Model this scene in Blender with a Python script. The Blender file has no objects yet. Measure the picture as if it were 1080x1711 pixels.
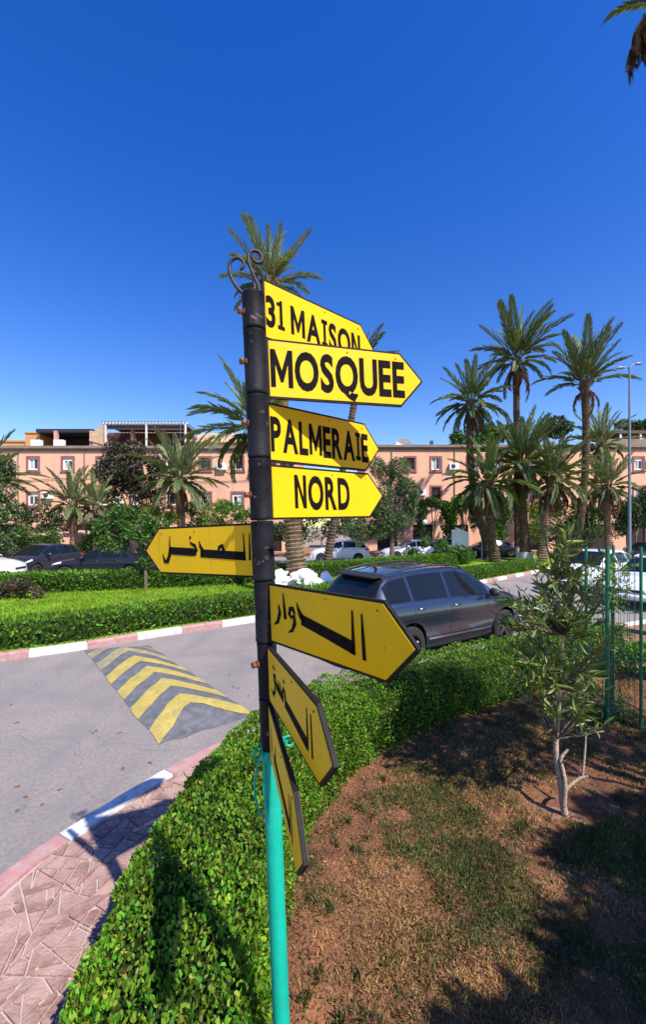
import bpy, bmesh, math, random
import numpy as np
from mathutils import Vector, Matrix, noise as mnoise

random.seed(7)
RNG = np.random.default_rng(7)
scene = bpy.context.scene
COL = scene.collection
R = math.radians

# ------------------------------------------------------------------ camera
E, F, CX, HY = 2.40, 700.0, 540.0, 880.0      # eye height (m), focal length / centre / horizon in photo pixels
cam_data = bpy.data.cameras.new('camera')
cam = bpy.data.objects.new('camera', cam_data)
COL.objects.link(cam)
cam.location = (0, 0, E)
cam.rotation_euler = (R(90), 0, 0)
cam_data.sensor_fit = 'VERTICAL'
cam_data.sensor_height = 24.0
cam_data.lens = F / 1711.0 * 24.0
cam_data.shift_y = (HY - 855.5) / 1711.0
cam_data.clip_start = 0.05
cam_data.clip_end = 3000
scene.camera = cam

# ------------------------------------------------------------------ sky, sun, exposure
SUN_EL = R(50)
SUN_H = Vector((0.65, -0.76)).normalized()
SUN = Vector((SUN_H.x * math.cos(SUN_EL), SUN_H.y * math.cos(SUN_EL), math.sin(SUN_EL)))
world = bpy.data.worlds.new('World')
scene.world = world
world.use_nodes = True
wn = world.node_tree.nodes
bg = wn['Background']
sky = wn.new('ShaderNodeTexSky')
sky.sky_type = 'NISHITA'
sky.sun_disc = False
sky.sun_elevation = SUN_EL
sky.sun_rotation = math.atan2(SUN_H.x, SUN_H.y)
sky.altitude = 0
sky.air_density = 1.2
sky.dust_density = 0.35
sky.ozone_density = 2.6
hsv = wn.new('ShaderNodeHueSaturation')
hsv.inputs['Hue'].default_value = 0.523
hsv.inputs['Saturation'].default_value = 1.43
world.node_tree.links.new(sky.outputs[0], hsv.inputs['Color'])
world.node_tree.links.new(hsv.outputs[0], bg.inputs[0])
bg.inputs[1].default_value = 0.14
sl = bpy.data.lights.new('sun', 'SUN')
sl.energy = 5.0
sl.angle = R(0.53)
sl.color = (1.0, 0.95, 0.87)
sun = bpy.data.objects.new('sun', sl)
COL.objects.link(sun)
sun.rotation_euler = SUN.to_track_quat('Z', 'Y').to_euler()
sun.location = (8, -10, 20)
scene.view_settings.view_transform = 'Standard'
scene.view_settings.look = 'None'
scene.view_settings.gamma = 1.0
scene.view_settings.use_curve_mapping = False
scene.view_settings.exposure = 0.55
scene.cycles.max_bounces = 8
scene.cycles.transparent_max_bounces = 8


# ------------------------------------------------------------------ placement helpers
def G(px, py, z=0.0):
    """ground position (x, y) of something seen at a photo pixel, lying at height z"""
    d = (E - z) * F / (py - HY)
    return ((px - CX) / F * d, d)


def PD(px, py, d):
    """position of something seen at a photo pixel at distance d"""
    return ((px - CX) / F * d, d, E - (py - HY) * d / F)


def PX(px, d):
    return (px - CX) / F * d


# ------------------------------------------------------------------ materials
M = {}


def mat(name, col, rough=0.6, var=0.0, scale=8.0, bump=0.0, bscale=60.0, metal=0.0, spec=0.5, col2=None,
        detail=6.0, island=0.0, trans=0.0, coat=0.0, thresh=None, stain=None, streak=None, dead=None, cracks=None):
    m = bpy.data.materials.new(name)
    m.use_nodes = True
    nt = m.node_tree
    b = nt.nodes['Principled BSDF']
    b.inputs['Roughness'].default_value = rough
    b.inputs['Metallic'].default_value = metal
    b.inputs['Specular IOR Level'].default_value = spec
    b.inputs['Coat Weight'].default_value = coat
    b.inputs['Coat Roughness'].default_value = 0.05
    out = nt.nodes['Material Output']
    tc = nt.nodes.new('ShaderNodeTexCoord')
    c2 = col2 if col2 else tuple(max(0, c * (1 - var)) for c in col)
    c1 = col if col2 else tuple(min(1, c * (1 + var)) for c in col)
    cur = None
    if var > 0 or col2:
        n = nt.nodes.new('ShaderNodeTexNoise')
        n.inputs['Scale'].default_value = scale
        n.inputs['Detail'].default_value = detail
        nt.links.new(tc.outputs['Object'], n.inputs['Vector'])
        r = nt.nodes.new('ShaderNodeValToRGB')
        lo, hi = thresh if thresh else (0.3, 0.7)
        r.color_ramp.elements[0].position = lo
        r.color_ramp.elements[1].position = hi
        r.color_ramp.elements[0].color = (*c2, 1)
        r.color_ramp.elements[1].color = (*c1, 1)
        nt.links.new(n.outputs['Fac'], r.inputs[0])
        cur = r.outputs[0]
    if stain:
        scol, sscale, slo, shi, amt = stain
        n = nt.nodes.new('ShaderNodeTexNoise')
        n.inputs['Scale'].default_value = sscale
        n.inputs['Detail'].default_value = 8
        n.inputs['Roughness'].default_value = 0.65
        nt.links.new(tc.outputs['Object'], n.inputs['Vector'])
        mr = nt.nodes.new('ShaderNodeMapRange')
        mr.inputs['From Min'].default_value = slo
        mr.inputs['From Max'].default_value = shi
        mr.inputs['To Max'].default_value = amt
        nt.links.new(n.outputs['Fac'], mr.inputs['Value'])
        mx = nt.nodes.new('ShaderNodeMixRGB')
        nt.links.new(mr.outputs[0], mx.inputs[0])
        if cur:
            nt.links.new(cur, mx.inputs[1])
        else:
            mx.inputs[1].default_value = (*col, 1)
        mx.inputs[2].default_value = (*scol, 1)
        cur = mx.outputs[0]
    if streak:
        # runs of dirt: noise drawn out along one axis
        scol, svec, slo, shi, amt = streak
        mp = nt.nodes.new('ShaderNodeMapping')
        mp.inputs['Scale'].default_value = svec
        nt.links.new(tc.outputs['Object'], mp.inputs[0])
        n = nt.nodes.new('ShaderNodeTexNoise')
        n.inputs['Scale'].default_value = 1.0
        n.inputs['Detail'].default_value = 7
        nt.links.new(mp.outputs[0], n.inputs['Vector'])
        mr = nt.nodes.new('ShaderNodeMapRange')
        mr.inputs['From Min'].default_value = slo
        mr.inputs['From Max'].default_value = shi
        mr.inputs['To Max'].default_value = amt
        nt.links.new(n.outputs['Fac'], mr.inputs['Value'])
        mx = nt.nodes.new('ShaderNodeMixRGB')
        nt.links.new(mr.outputs[0], mx.inputs[0])
        nt.links.new(cur, mx.inputs[1])
        mx.inputs[2].default_value = (*scol, 1)
        cur = mx.outputs[0]
    if cracks:
        ccol, cscale, cw, amt = cracks
        nd = nt.nodes.new('ShaderNodeTexNoise')
        nd.inputs['Scale'].default_value = 1.6
        nd.inputs['Detail'].default_value = 8
        nt.links.new(tc.outputs['Object'], nd.inputs['Vector'])
        add = nt.nodes.new('ShaderNodeVectorMath')
        add.operation = 'MULTIPLY_ADD'
        add.inputs[1].default_value = (0.9, 0.9, 0.9)
        nt.links.new(nd.outputs['Color'], add.inputs[0])
        nt.links.new(tc.outputs['Object'], add.inputs[2])
        vo = nt.nodes.new('ShaderNodeTexVoronoi')
        vo.feature = 'DISTANCE_TO_EDGE'
        vo.inputs['Scale'].default_value = cscale
        nt.links.new(add.outputs[0], vo.inputs['Vector'])
        mr = nt.nodes.new('ShaderNodeMapRange')
        mr.inputs['From Min'].default_value = cw
        mr.inputs['From Max'].default_value = 0.0
        mr.inputs['To Max'].default_value = amt
        nt.links.new(vo.outputs['Distance'], mr.inputs['Value'])
        mx = nt.nodes.new('ShaderNodeMixRGB')
        nt.links.new(mr.outputs[0], mx.inputs[0])
        nt.links.new(cur, mx.inputs[1])
        mx.inputs[2].default_value = (*ccol, 1)
        cur = mx.outputs[0]
    if dead:
        # a few leaves of another colour
        dcol, frac = dead
        g = nt.nodes.new('ShaderNodeNewGeometry')
        mu = nt.nodes.new('ShaderNodeMath')
        mu.operation = 'MULTIPLY'
        mu.inputs[1].default_value = 13.7
        fc = nt.nodes.new('ShaderNodeMath')
        fc.operation = 'FRACT'
        lt = nt.nodes.new('ShaderNodeMath')
        lt.operation = 'LESS_THAN'
        lt.inputs[1].default_value = frac
        nt.links.new(g.outputs['Random Per Island'], mu.inputs[0])
        nt.links.new(mu.outputs[0], fc.inputs[0])
        nt.links.new(fc.outputs[0], lt.inputs[0])
        mx = nt.nodes.new('ShaderNodeMixRGB')
        nt.links.new(lt.outputs[0], mx.inputs[0])
        nt.links.new(cur, mx.inputs[1])
        mx.inputs[2].default_value = (*dcol, 1)
        cur = mx.outputs[0]
    if island > 0:
        g = nt.nodes.new('ShaderNodeNewGeometry')
        h = nt.nodes.new('ShaderNodeHueSaturation')
        if cur:
            nt.links.new(cur, h.inputs['Color'])
        else:
            h.inputs['Color'].default_value = (*col, 1)
        mr = nt.nodes.new('ShaderNodeMapRange')
        mr.inputs['To Min'].default_value = 1 - island
        mr.inputs['To Max'].default_value = 1 + island
        nt.links.new(g.outputs['Random Per Island'], mr.inputs['Value'])
        nt.links.new(mr.outputs[0], h.inputs['Value'])
        mr2 = nt.nodes.new('ShaderNodeMapRange')
        mr2.inputs['To Min'].default_value = 0.5 - island * 0.07
        mr2.inputs['To Max'].default_value = 0.5 + island * 0.07
        mul = nt.nodes.new('ShaderNodeMath')
        mul.operation = 'MULTIPLY'
        mul.inputs[1].default_value = 7.31
        fr = nt.nodes.new('ShaderNodeMath')
        fr.operation = 'FRACT'
        nt.links.new(g.outputs['Random Per Island'], mul.inputs[0])
        nt.links.new(mul.outputs[0], fr.inputs[0])
        nt.links.new(fr.outputs[0], mr2.inputs['Value'])
        nt.links.new(mr2.outputs[0], h.inputs['Hue'])
        cur = h.outputs[0]
    if cur:
        nt.links.new(cur, b.inputs['Base Color'])
    else:
        b.inputs['Base Color'].default_value = (*col, 1)
    if bump > 0:
        n = nt.nodes.new('ShaderNodeTexNoise')
        n.inputs['Scale'].default_value = bscale
        n.inputs['Detail'].default_value = 8
        nt.links.new(tc.outputs['Object'], n.inputs['Vector'])
        bp = nt.nodes.new('ShaderNodeBump')
        bp.inputs['Strength'].default_value = bump
        bp.inputs['Distance'].default_value = 0.02
        nt.links.new(n.outputs['Fac'], bp.inputs['Height'])
        nt.links.new(bp.outputs[0], b.inputs['Normal'])
    if trans > 0:
        t = nt.nodes.new('ShaderNodeBsdfTranslucent')
        if cur:
            h2 = nt.nodes.new('ShaderNodeMixRGB')
            h2.blend_type = 'MULTIPLY'
            h2.inputs[0].default_value = 1
            h2.inputs[2].default_value = (1.25, 1.3, 0.55, 1)
            nt.links.new(cur, h2.inputs[1])
            nt.links.new(h2.outputs[0], t.inputs[0])
        else:
            t.inputs[0].default_value = (*col, 1)
        mx = nt.nodes.new('ShaderNodeMixShader')
        mx.inputs[0].default_value = trans
        nt.links.new(b.outputs[0], mx.inputs[1])
        nt.links.new(t.outputs[0], mx.inputs[2])
        nt.links.new(mx.outputs[0], out.inputs[0])
    M[name] = m
    return m


mat('earth', (0.30, 0.22, 0.15), 0.95, 0.25, 0.6, 0.3, 8)
mat('asphalt', (0.295, 0.255, 0.235), 0.95, 0.20, 30, 0.6, 160, detail=12, spec=0.2, cracks=((0.12, 0.11, 0.11), 0.33, 0.005, 0.32), streak=((0.20, 0.18, 0.178), (1.6, .25, 1), .48, .70, .5), stain=((0.185, 0.165, 0.163), 1.1, 0.42, 0.72, 0.65))
mat('soil', (0.27, 0.115, 0.056), 0.97, 0.0, 5.0, 1.0, 45, col2=(0.085, 0.043, 0.027), detail=10, spec=0.2)
mat('soil_flat', (0.24, 0.13, 0.075), 0.97, 0.3, 3.0, 0.6, 30, spec=0.2)
mat('clod', (0.17, 0.085, 0.045), 0.97, 0.25, 12, 0.4, 60, island=0.4, spec=0.1)
mat('lawn', (0.17, 0.26, 0.015), 0.9, 0.3, 1.6, 0.5, 30, spec=0.2)
mat('mortar', (0.46, 0.36, 0.33), 0.95, 0.15, 12, 0.4, 120)
mat('flag', (0.34, 0.20, 0.165), 0.9, 0.25, 9, 0.5, 60, spec=.2, stain=((0.46, 0.34, 0.30), 14, 0.42, 0.7, 0.6))
mat('flag_c', (0.27, 0.155, 0.13), 0.9, 0.25, 9, 0.5, 60, spec=.2, stain=((0.42, 0.30, 0.27), 12, 0.45, 0.7, 0.6))
mat('flag_b', (0.40, 0.26, 0.22), 0.9, 0.2, 9, 0.5, 60, spec=.2, stain=((0.33, 0.20, 0.17), 6, 0.5, 0.75, 0.6))
mat('kerb_white', (0.66, 0.64, 0.61), 0.85, 0.08, 6, 0.4, 60, spec=.2, stain=((0.34, 0.30, 0.28), 11, 0.46, 0.68, 0.75))
mat('kerb_red', (0.42, 0.19, 0.18), 0.88, 0.12, 6, 0.4, 60, spec=.2, stain=((0.42, 0.31, 0.28), 9, 0.38, 0.62, 0.85))
mat('bump_grey', (0.105, 0.108, 0.122), 0.9, 0.2, 5, 0.4, 120, stain=((0.2, 0.185, 0.18), 9, 0.45, 0.66, 0.7))
mat('bump_yellow', (0.46, 0.35, 0.075), 0.85, 0.15, 5, 0.4, 120, stain=((0.20, 0.18, 0.15), 15, 0.50, 0.70, 0.7))
mat('bump_faded', (0.38, 0.31, 0.12), 0.85, 0.15, 5, 0.4, 120, stain=((0.2, 0.18, 0.16), 11, 0.40, 0.60, 0.85))
mat('hedge_leaf', (0.12, 0.245, 0.018), 0.5, 0.35, 2.5, island=0.65, dead=((0.22, 0.20, 0.04), 0.08), trans=0.32, spec=0.28)
mat('hedge_far', (0.10, 0.215, 0.014), 0.5, 0.3, 1.0, island=0.45, trans=0.3, spec=0.35)
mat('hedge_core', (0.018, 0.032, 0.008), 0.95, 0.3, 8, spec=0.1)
mat('twig', (0.13, 0.085, 0.05), 0.9, 0.3, 20, 0.4, 80)
mat('sign_yellow', (0.80, 0.488, 0.004), 0.5, 0.06, 5, 0.05, 25, spec=0.2, streak=((0.50, 0.27, 0.02), (34, 34, 2.2), .60, .80, .55), stain=((0.30, 0.13, 0.03), 30, 0.665, 0.74, 0.8))
mat('sign_black', (0.012, 0.011, 0.011), 0.65, 0.3, 30, 0.1, 60, spec=0.2)
mat('letter_black', (0.008, 0.007, 0.008), 0.8, 0.4, 30, spec=0.08)
mat('post_black', (0.012, 0.012, 0.016), 0.6, 0.5, 14, 0.12, 50, spec=0.15, stain=((0.22, 0.19, 0.17), 18, 0.63, 0.70, 0.8))
mat('post_green', (0.006, 0.40, 0.285), 0.45, 0.12, 9, 0.12, 30, spec=.3, streak=((0.02, 0.22, 0.16), (30, 30, 2.5), .52, .8, .6), stain=((0.10, 0.055, 0.035), 34, 0.68, 0.74, 0.8))
mat('rust', (0.20, 0.075, 0.035), 0.85, 0.4, 60, 0.5, 90)
mat('iron', (0.03, 0.022, 0.022), 0.6, 0.5, 30, 0.2, 70)
mat('palm_trunk', (0.22, 0.145, 0.095), 0.95, 0.35, 4, 0.8, 25, island=0.2, spec=0.2)
mat('palm_dark', (0.12, 0.08, 0.055), 0.95, 0.35, 4, 0.8, 25, spec=0.2)
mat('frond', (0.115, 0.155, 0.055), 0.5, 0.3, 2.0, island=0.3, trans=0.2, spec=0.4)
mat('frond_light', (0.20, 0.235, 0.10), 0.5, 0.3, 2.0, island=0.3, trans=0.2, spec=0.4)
mat('frond_dead', (0.16, 0.09, 0.045), 0.8, 0.3, 2.0, island=0.3, trans=0.1, spec=0.2)
mat('rachis', (0.22, 0.22, 0.08), 0.6, 0.2, 3)
mat('whitewash', (0.66, 0.64, 0.60), 0.9, 0.1, 5, 0.4, 30, stain=((0.35, 0.28, 0.22), 5, 0.5, 0.75, 0.7))
mat('rock_white', (0.74, 0.73, 0.72), 0.85, 0.1, 4, 0.4, 20)
mat('leaf_olive', (0.085, 0.135, 0.045), 0.55, 0.3, 1.0, island=0.45, trans=0.2)
mat('leaf_dark', (0.035, 0.065, 0.018), 0.5, 0.3, 1.0, island=0.5, trans=0.2)
mat('leaf_boug', (0.030, 0.045, 0.016), 0.6, 0.0, 0.9, col2=(0.055, 0.032, 0.024), island=0.5, trans=0.15)
mat('leaf_mid', (0.065, 0.145, 0.022), 0.5, 0.3, 1.0, island=0.5, trans=0.3)
mat('leaf_fresh', (0.09, 0.20, 0.02), 0.5, 0.3, 1.0, island=0.5, trans=0.3)
mat('leaf_yellow', (0.16, 0.20, 0.03), 0.5, 0.3, 1.0, island=0.4, trans=0.3)
mat('leaf_red', (0.085, 0.065, 0.035), 0.6, 0.3, 2.0, island=0.5, trans=0.2)
mat('leaf_oleander', (0.165, 0.225, 0.05), 0.4, 0.25, 3.0, island=0.45, trans=0.25, spec=0.5)
mat('leaf_fallen', (0.24, 0.14, 0.07), 0.7, 0.3, 5, island=0.5, spec=.3)
mat('bark_pale', (0.40, 0.29, 0.21), 0.9, 0.25, 14, 0.5, 60)
mat('bark', (0.14, 0.10, 0.07), 0.95, 0.3, 8, 0.6, 40)
mat('blade_green', (0.11, 0.135, 0.042), 0.7, 0.3, 3, island=0.4, trans=0.25, spec=0.25)
mat('blade_dry', (0.38, 0.235, 0.095), 0.85, 0.3, 4, island=0.45, trans=0.15, spec=0.2)
mat('blade_lawn', (0.19, 0.33, 0.02), 0.6, 0.3, 1.2, island=0.35, trans=0.35, spec=0.25)
mat('wall_salmon', (0.72, 0.395, 0.255), 0.92, 0.06, 0.7, 0.15, 30, streak=((0.48, 0.29, 0.21), (1.6, 1.6, .16), .52, .78, .6), stain=((0.55, 0.33, 0.24), 0.9, 0.5, 0.8, 0.5))
mat('wall_salmon_b', (0.72, 0.39, 0.255), 0.92, 0.06, 0.7, 0.15, 30, streak=((0.48, 0.29, 0.21), (1.6, 1.6, .16), .52, .78, .6), stain=((0.58, 0.35, 0.26), 0.9, 0.5, 0.8, 0.5))
mat('trim_brown', (0.25, 0.10, 0.09), 0.85, 0.12, 3)
mat('cornice', (0.22, 0.165, 0.13), 0.9, 0.2, 2, 0.2, 20)
mat('orange_wall', (0.55, 0.27, 0.10), 0.9, 0.1, 2)
mat('roof_tile', (0.50, 0.34, 0.20), 0.9, 0.2, 3, 0.3, 20)
mat('canopy_dark', (0.018, 0.017, 0.022), 0.8, 0.2, 4)
mat('wood_dark', (0.10, 0.06, 0.045), 0.85, 0.3, 6)
mat('wood_red', (0.13, 0.05, 0.042), 0.9, 0.3, 2)
mat('pink_wall', (0.58, 0.28, 0.26), 0.9, 0.1, 2)
mat('white_paint', (0.78, 0.77, 0.75), 0.6, 0.04, 4)
mat('window_glass', (0.025, 0.03, 0.036), 0.08, 0.0, spec=0.8)
mat('curtain', (0.45, 0.44, 0.43), 0.8, 0.2, 4)
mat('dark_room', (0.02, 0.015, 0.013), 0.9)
mat('grille_dark', (0.03, 0.03, 0.03), 0.6)
mat('car_grey', (0.045, 0.058, 0.088), 0.26, metal=0.7, coat=1.0)
mat('car_white', (0.72, 0.73, 0.74), 0.35, coat=0.9)
mat('car_black', (0.010, 0.011, 0.016), 0.35, spec=.35, coat=.35)
mat('car_silver', (0.36, 0.37, 0.40), 0.32, metal=0.5, coat=0.9)
mat('car_navy', (0.018, 0.021, 0.032), 0.35, spec=.4, coat=.4)
mat('car_glass', (0.008, 0.010, 0.011), 0.05, spec=0.42)
mat('car_trim', (0.014, 0.014, 0.015), 0.6)
mat('chrome', (0.75, 0.75, 0.76), 0.18, metal=1.0)
mat('tyre', (0.018, 0.018, 0.018), 0.9)
mat('rim', (0.22, 0.22, 0.24), 0.35, metal=0.9)
mat('lamp_red', (0.32, 0.012, 0.012), 0.2, coat=1.0)
mat('lamp_clear', (0.65, 0.67, 0.70), 0.12, coat=1.0)
mat('plate_white', (0.75, 0.75, 0.72), 0.5)
mat('lamp_steel', (0.16, 0.21, 0.25), 0.5, 0.1, 4, metal=0.3)
mat('globe', (0.82, 0.82, 0.80), 0.3)
mat('guard_green', (0.006, 0.16, 0.075), 0.45, 0.15, 9)
mat('dish', (0.8, 0.8, 0.8), 0.5)
mat('pebble', (0.42, 0.34, 0.28), 0.9, 0.25, 20, island=0.3)


# ------------------------------------------------------------------ mesh helpers
class MB:
    """collects shapes into one mesh"""

    def __init__(self):
        self.v, self.f = [], []

    def add(self, vs, fs):
        o = len(self.v)
        self.v += [tuple(p) for p in vs]
        self.f += [tuple(i + o for i in f) for f in fs]
        return self

    def box(self, x0, x1, y0, y1, z0, z1):
        return self.add([(x0, y0, z0), (x1, y0, z0), (x1, y1, z0), (x0, y1, z0), (x0, y0, z1), (x1, y0, z1), (x1, y1, z1), (x0, y1, z1)],
                        [(0, 3, 2, 1), (4, 5, 6, 7), (0, 1, 5, 4), (1, 2, 6, 5), (2, 3, 7, 6), (3, 0, 4, 7)])

    def prism(self, poly, z0, z1):
        n = len(poly)
        vs = [(p[0], p[1], z0) for p in poly] + [(p[0], p[1], z1) for p in poly]
        fs = [tuple(range(n - 1, -1, -1)), tuple(range(n, 2 * n))]
        fs += [(i, (i + 1) % n, n + (i + 1) % n, n + i) for i in range(n)]
        return self.add(vs, fs)

    def tube(self, pts, rad, seg=8, cap=True):
        pts = [Vector(p) for p in pts]
        n = len(pts)
        if not hasattr(rad, '__len__'):
            rad = [rad] * n
        elif len(rad) != n:
            rad = list(np.interp(np.linspace(0, 1, n), np.linspace(0, 1, len(rad)), rad))
        vs, fs = [], []
        t0 = (pts[1] - pts[0]).normalized()
        ref = Vector((0, 0, 1)) if abs(t0.z) < 0.9 else Vector((1, 0, 0))
        a = t0.cross(ref).normalized()
        for i in range(n):
            t = (pts[min(i + 1, n - 1)] - pts[max(i - 1, 0)]).normalized()
            a = (a - t * a.dot(t)).normalized()
            b = t.cross(a)
            for k in range(seg):
                w = 2 * math.pi * k / seg
                vs.append(pts[i] + (a * math.cos(w) + b * math.sin(w)) * rad[i])
        for i in range(n - 1):
            for k in range(seg):
                k2 = (k + 1) % seg
                fs.append((i * seg + k, i * seg + k2, (i + 1) * seg + k2, (i + 1) * seg + k))
        if cap:
            fs.append(tuple(range(seg - 1, -1, -1)))
            fs.append(tuple((n - 1) * seg + k for k in range(seg)))
        return self.add(vs, fs)

    def lathe(self, prof, seg=24, c=(0, 0, 0)):
        """profile (r, z) turned about the z axis"""
        vs, fs = [], []
        for r, z in prof:
            for k in range(seg):
                w = 2 * math.pi * k / seg
                vs.append((c[0] + r * math.cos(w), c[1] + r * math.sin(w), c[2] + z))
        for i in range(len(prof) - 1):
            for k in range(seg):
                k2 = (k + 1) % seg
                fs.append((i * seg + k, i * seg + k2, (i + 1) * seg + k2, (i + 1) * seg + k))
        return self.add(vs, fs)

    def mesh(self, name, m, smooth=None):
        me = bpy.data.meshes.new(name)
        me.from_pydata(self.v, [], self.f)
        me.validate()
        me.update()
        if m:
            me.materials.append(M[m] if isinstance(m, str) else m)
        if smooth is not None:
            me.polygons.foreach_set('use_smooth', [True] * len(me.polygons))
            me.set_sharp_from_angle(angle=R(smooth))
        return me

    def build(self, name, m, parent=None, smooth=None):
        return link(name, self.mesh(name, m, smooth), parent)


def link(name, data, parent=None, loc=None, rot=None, scale=None):
    o = bpy.data.objects.new(name, data)
    COL.objects.link(o)
    if parent:
        o.parent = parent
    if loc is not None:
        o.location = loc
    if rot is not None:
        o.rotation_euler = rot
    if scale is not None:
        o.scale = scale if hasattr(scale, '__len__') else (scale,) * 3
    return o


def tag(o, label, cat, group=None, kind=None):
    o['label'] = label
    o['category'] = cat
    if group:
        o['group'] = group
    if kind:
        o['kind'] = kind
    return o


def thing(name, label, cat, loc=(0, 0, 0), rz=0.0, group=None):
    o = link(name, None, None, loc, (0, 0, rz))
    o.empty_display_size = 0.2
    return tag(o, label, cat, group)


def struct(o, label=None):
    o['kind'] = 'structure'
    if label:
        o['label'] = label
    return o


def np_mesh(name, V, T, m):
    """fast triangle mesh from arrays"""
    me = bpy.data.meshes.new(name)
    nv, nt = len(V), len(T)
    me.vertices.add(nv)
    me.vertices.foreach_set('co', np.asarray(V, np.float32).ravel())
    me.loops.add(nt * 3)
    me.loops.foreach_set('vertex_index', np.asarray(T, np.int32).ravel())
    me.polygons.add(nt)
    me.polygons.foreach_set('loop_start', np.arange(0, nt * 3, 3, dtype=np.int32))
    me.polygons.foreach_set('loop_total', np.full(nt, 3, np.int32))
    me.materials.append(M[m])
    me.update(calc_edges=True)
    return me


def unit(a):
    return a / np.maximum(np.linalg.norm(a, axis=1, keepdims=True), 1e-9)


def leaf_mesh(name, P, A, L, W, m, fold=0.25, curl=0.0, fine=False):
    """leaves at P with axis A, length L, width W: folded along the midrib"""
    n = len(P)
    A = unit(A)
    rnd = unit(RNG.normal(size=(n, 3)))
    S = unit(np.cross(A, rnd))
    U = np.cross(S, A)
    L = np.asarray(L).reshape(-1, 1) * np.ones((n, 1))
    W = np.asarray(W).reshape(-1, 1) * np.ones((n, 1))
    base = P
    tip = P + A * L - U * L * curl
    if not fine:
        mid = P + A * L * 0.45 + U * W * fold
        l_ = mid + S * W * 0.5
        r_ = mid - S * W * 0.5
        V = np.stack([base, l_, tip, r_], 1).reshape(-1, 3)
        T = np.array([[0, 2, 1], [0, 3, 2]])
        k = 4
    else:
        c = P + A * L * 0.5 - U * L * curl * 0.3
        a1 = P + A * L * 0.3 + U * W * fold
        a2 = P + A * L * 0.7 + U * W * fold - U * L * curl * 0.5
        V = np.stack([base, a1 + S * W * .45, a2 + S * W * .42, tip, a2 - S * W * .42, a1 - S * W * .45, c], 1).reshape(-1, 3)
        T = np.array([[0, 6, 1], [1, 6, 2], [2, 6, 3], [3, 6, 4], [4, 6, 5], [5, 6, 0]])
        k = 7
    TT = (T[None] + (np.arange(n) * k)[:, None, None]).reshape(-1, 3)
    return np_mesh(name, V, TT, m)


def catmull(pts, step=0.1):
    pts = [Vector(p) for p in pts]
    out = []
    for i in range(len(pts) - 1):
        p0 = pts[max(i - 1, 0)]
        p1, p2 = pts[i], pts[i + 1]
        p3 = pts[min(i + 2, len(pts) - 1)]
        n = max(2, int((p2 - p1).length / step))
        for k in range(n):
            t = k / n
            out.append(0.5 * ((2 * p1) + (p2 - p0) * t + (2 * p0 - 5 * p1 + 4 * p2 - p3) * t * t + (3 * p1 - p0 - 3 * p2 + p3) * t ** 3))
    out.append(pts[-1])
    return out


def at_length(line, s):
    acc = 0
    for a, b in zip(line, line[1:]):
        l = (b - a).length
        if acc + l >= s:
            return a + (b - a) * ((s - acc) / l), (b - a).normalized()
        acc += l
    return line[-1].copy(), (line[-1] - line[-2]).normalized()


def length(line):
    return sum((b - a).length for a, b in zip(line, line[1:]))


def left_of(d):
    return Vector((-d.y, d.x))


# ================================================================== THE SETTING
PZ = 0.12                                             # pavement / garden level above the road
b = MB()
b.add([(-900, -300, -0.03), (900, -300, -0.03), (900, 1500, -0.03), (-900, 1500, -0.03)], [(0, 1, 2, 3)])
struct(b.build('ground', 'earth'))
b = MB()
b.add([(-70, -25, 0), (70, -25, 0), (70, 36, 0), (-70, 36, 0)], [(0, 1, 2, 3)])
struct(b.build('road', 'asphalt'))

near_kerb = catmull([(-2.55, -3), (-2.55, -1), (-2.45, 0.5), (-2.30, 1.8), (-2.12, 2.75), (-1.97, 3.10), (-1.5, 3.92), (-.86, 4.69), (0, 5.48),
                     (.97, 6.28), (2.5, 7.3), (4.7, 8.7), (8, 10.3), (14, 12.8), (25, 17), (45, 24)], 0.08)
far_kerb = catmull([(-30, -9), (-16, 1), (-9.5, 5.0), (-5.40, 7.67), (-4.65, 8.195), (-3.94, 8.84), (-3.17, 9.44), (-2.4, 10.0), (-1.74, 10.5),
                    (2.2, 13.8), (6.57, 17.5), (12.1, 22.7), (20, 31), (24, 36)], 0.1)


def nearest_s(line, p):
    best, acc, bs = 1e9, 0, 0
    p = Vector(p)
    for a, c in zip(line, line[1:]):
        d = (a - p).length
        if d < best:
            best, bs = d, acc
        acc += (c - a).length
    return bs


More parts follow.
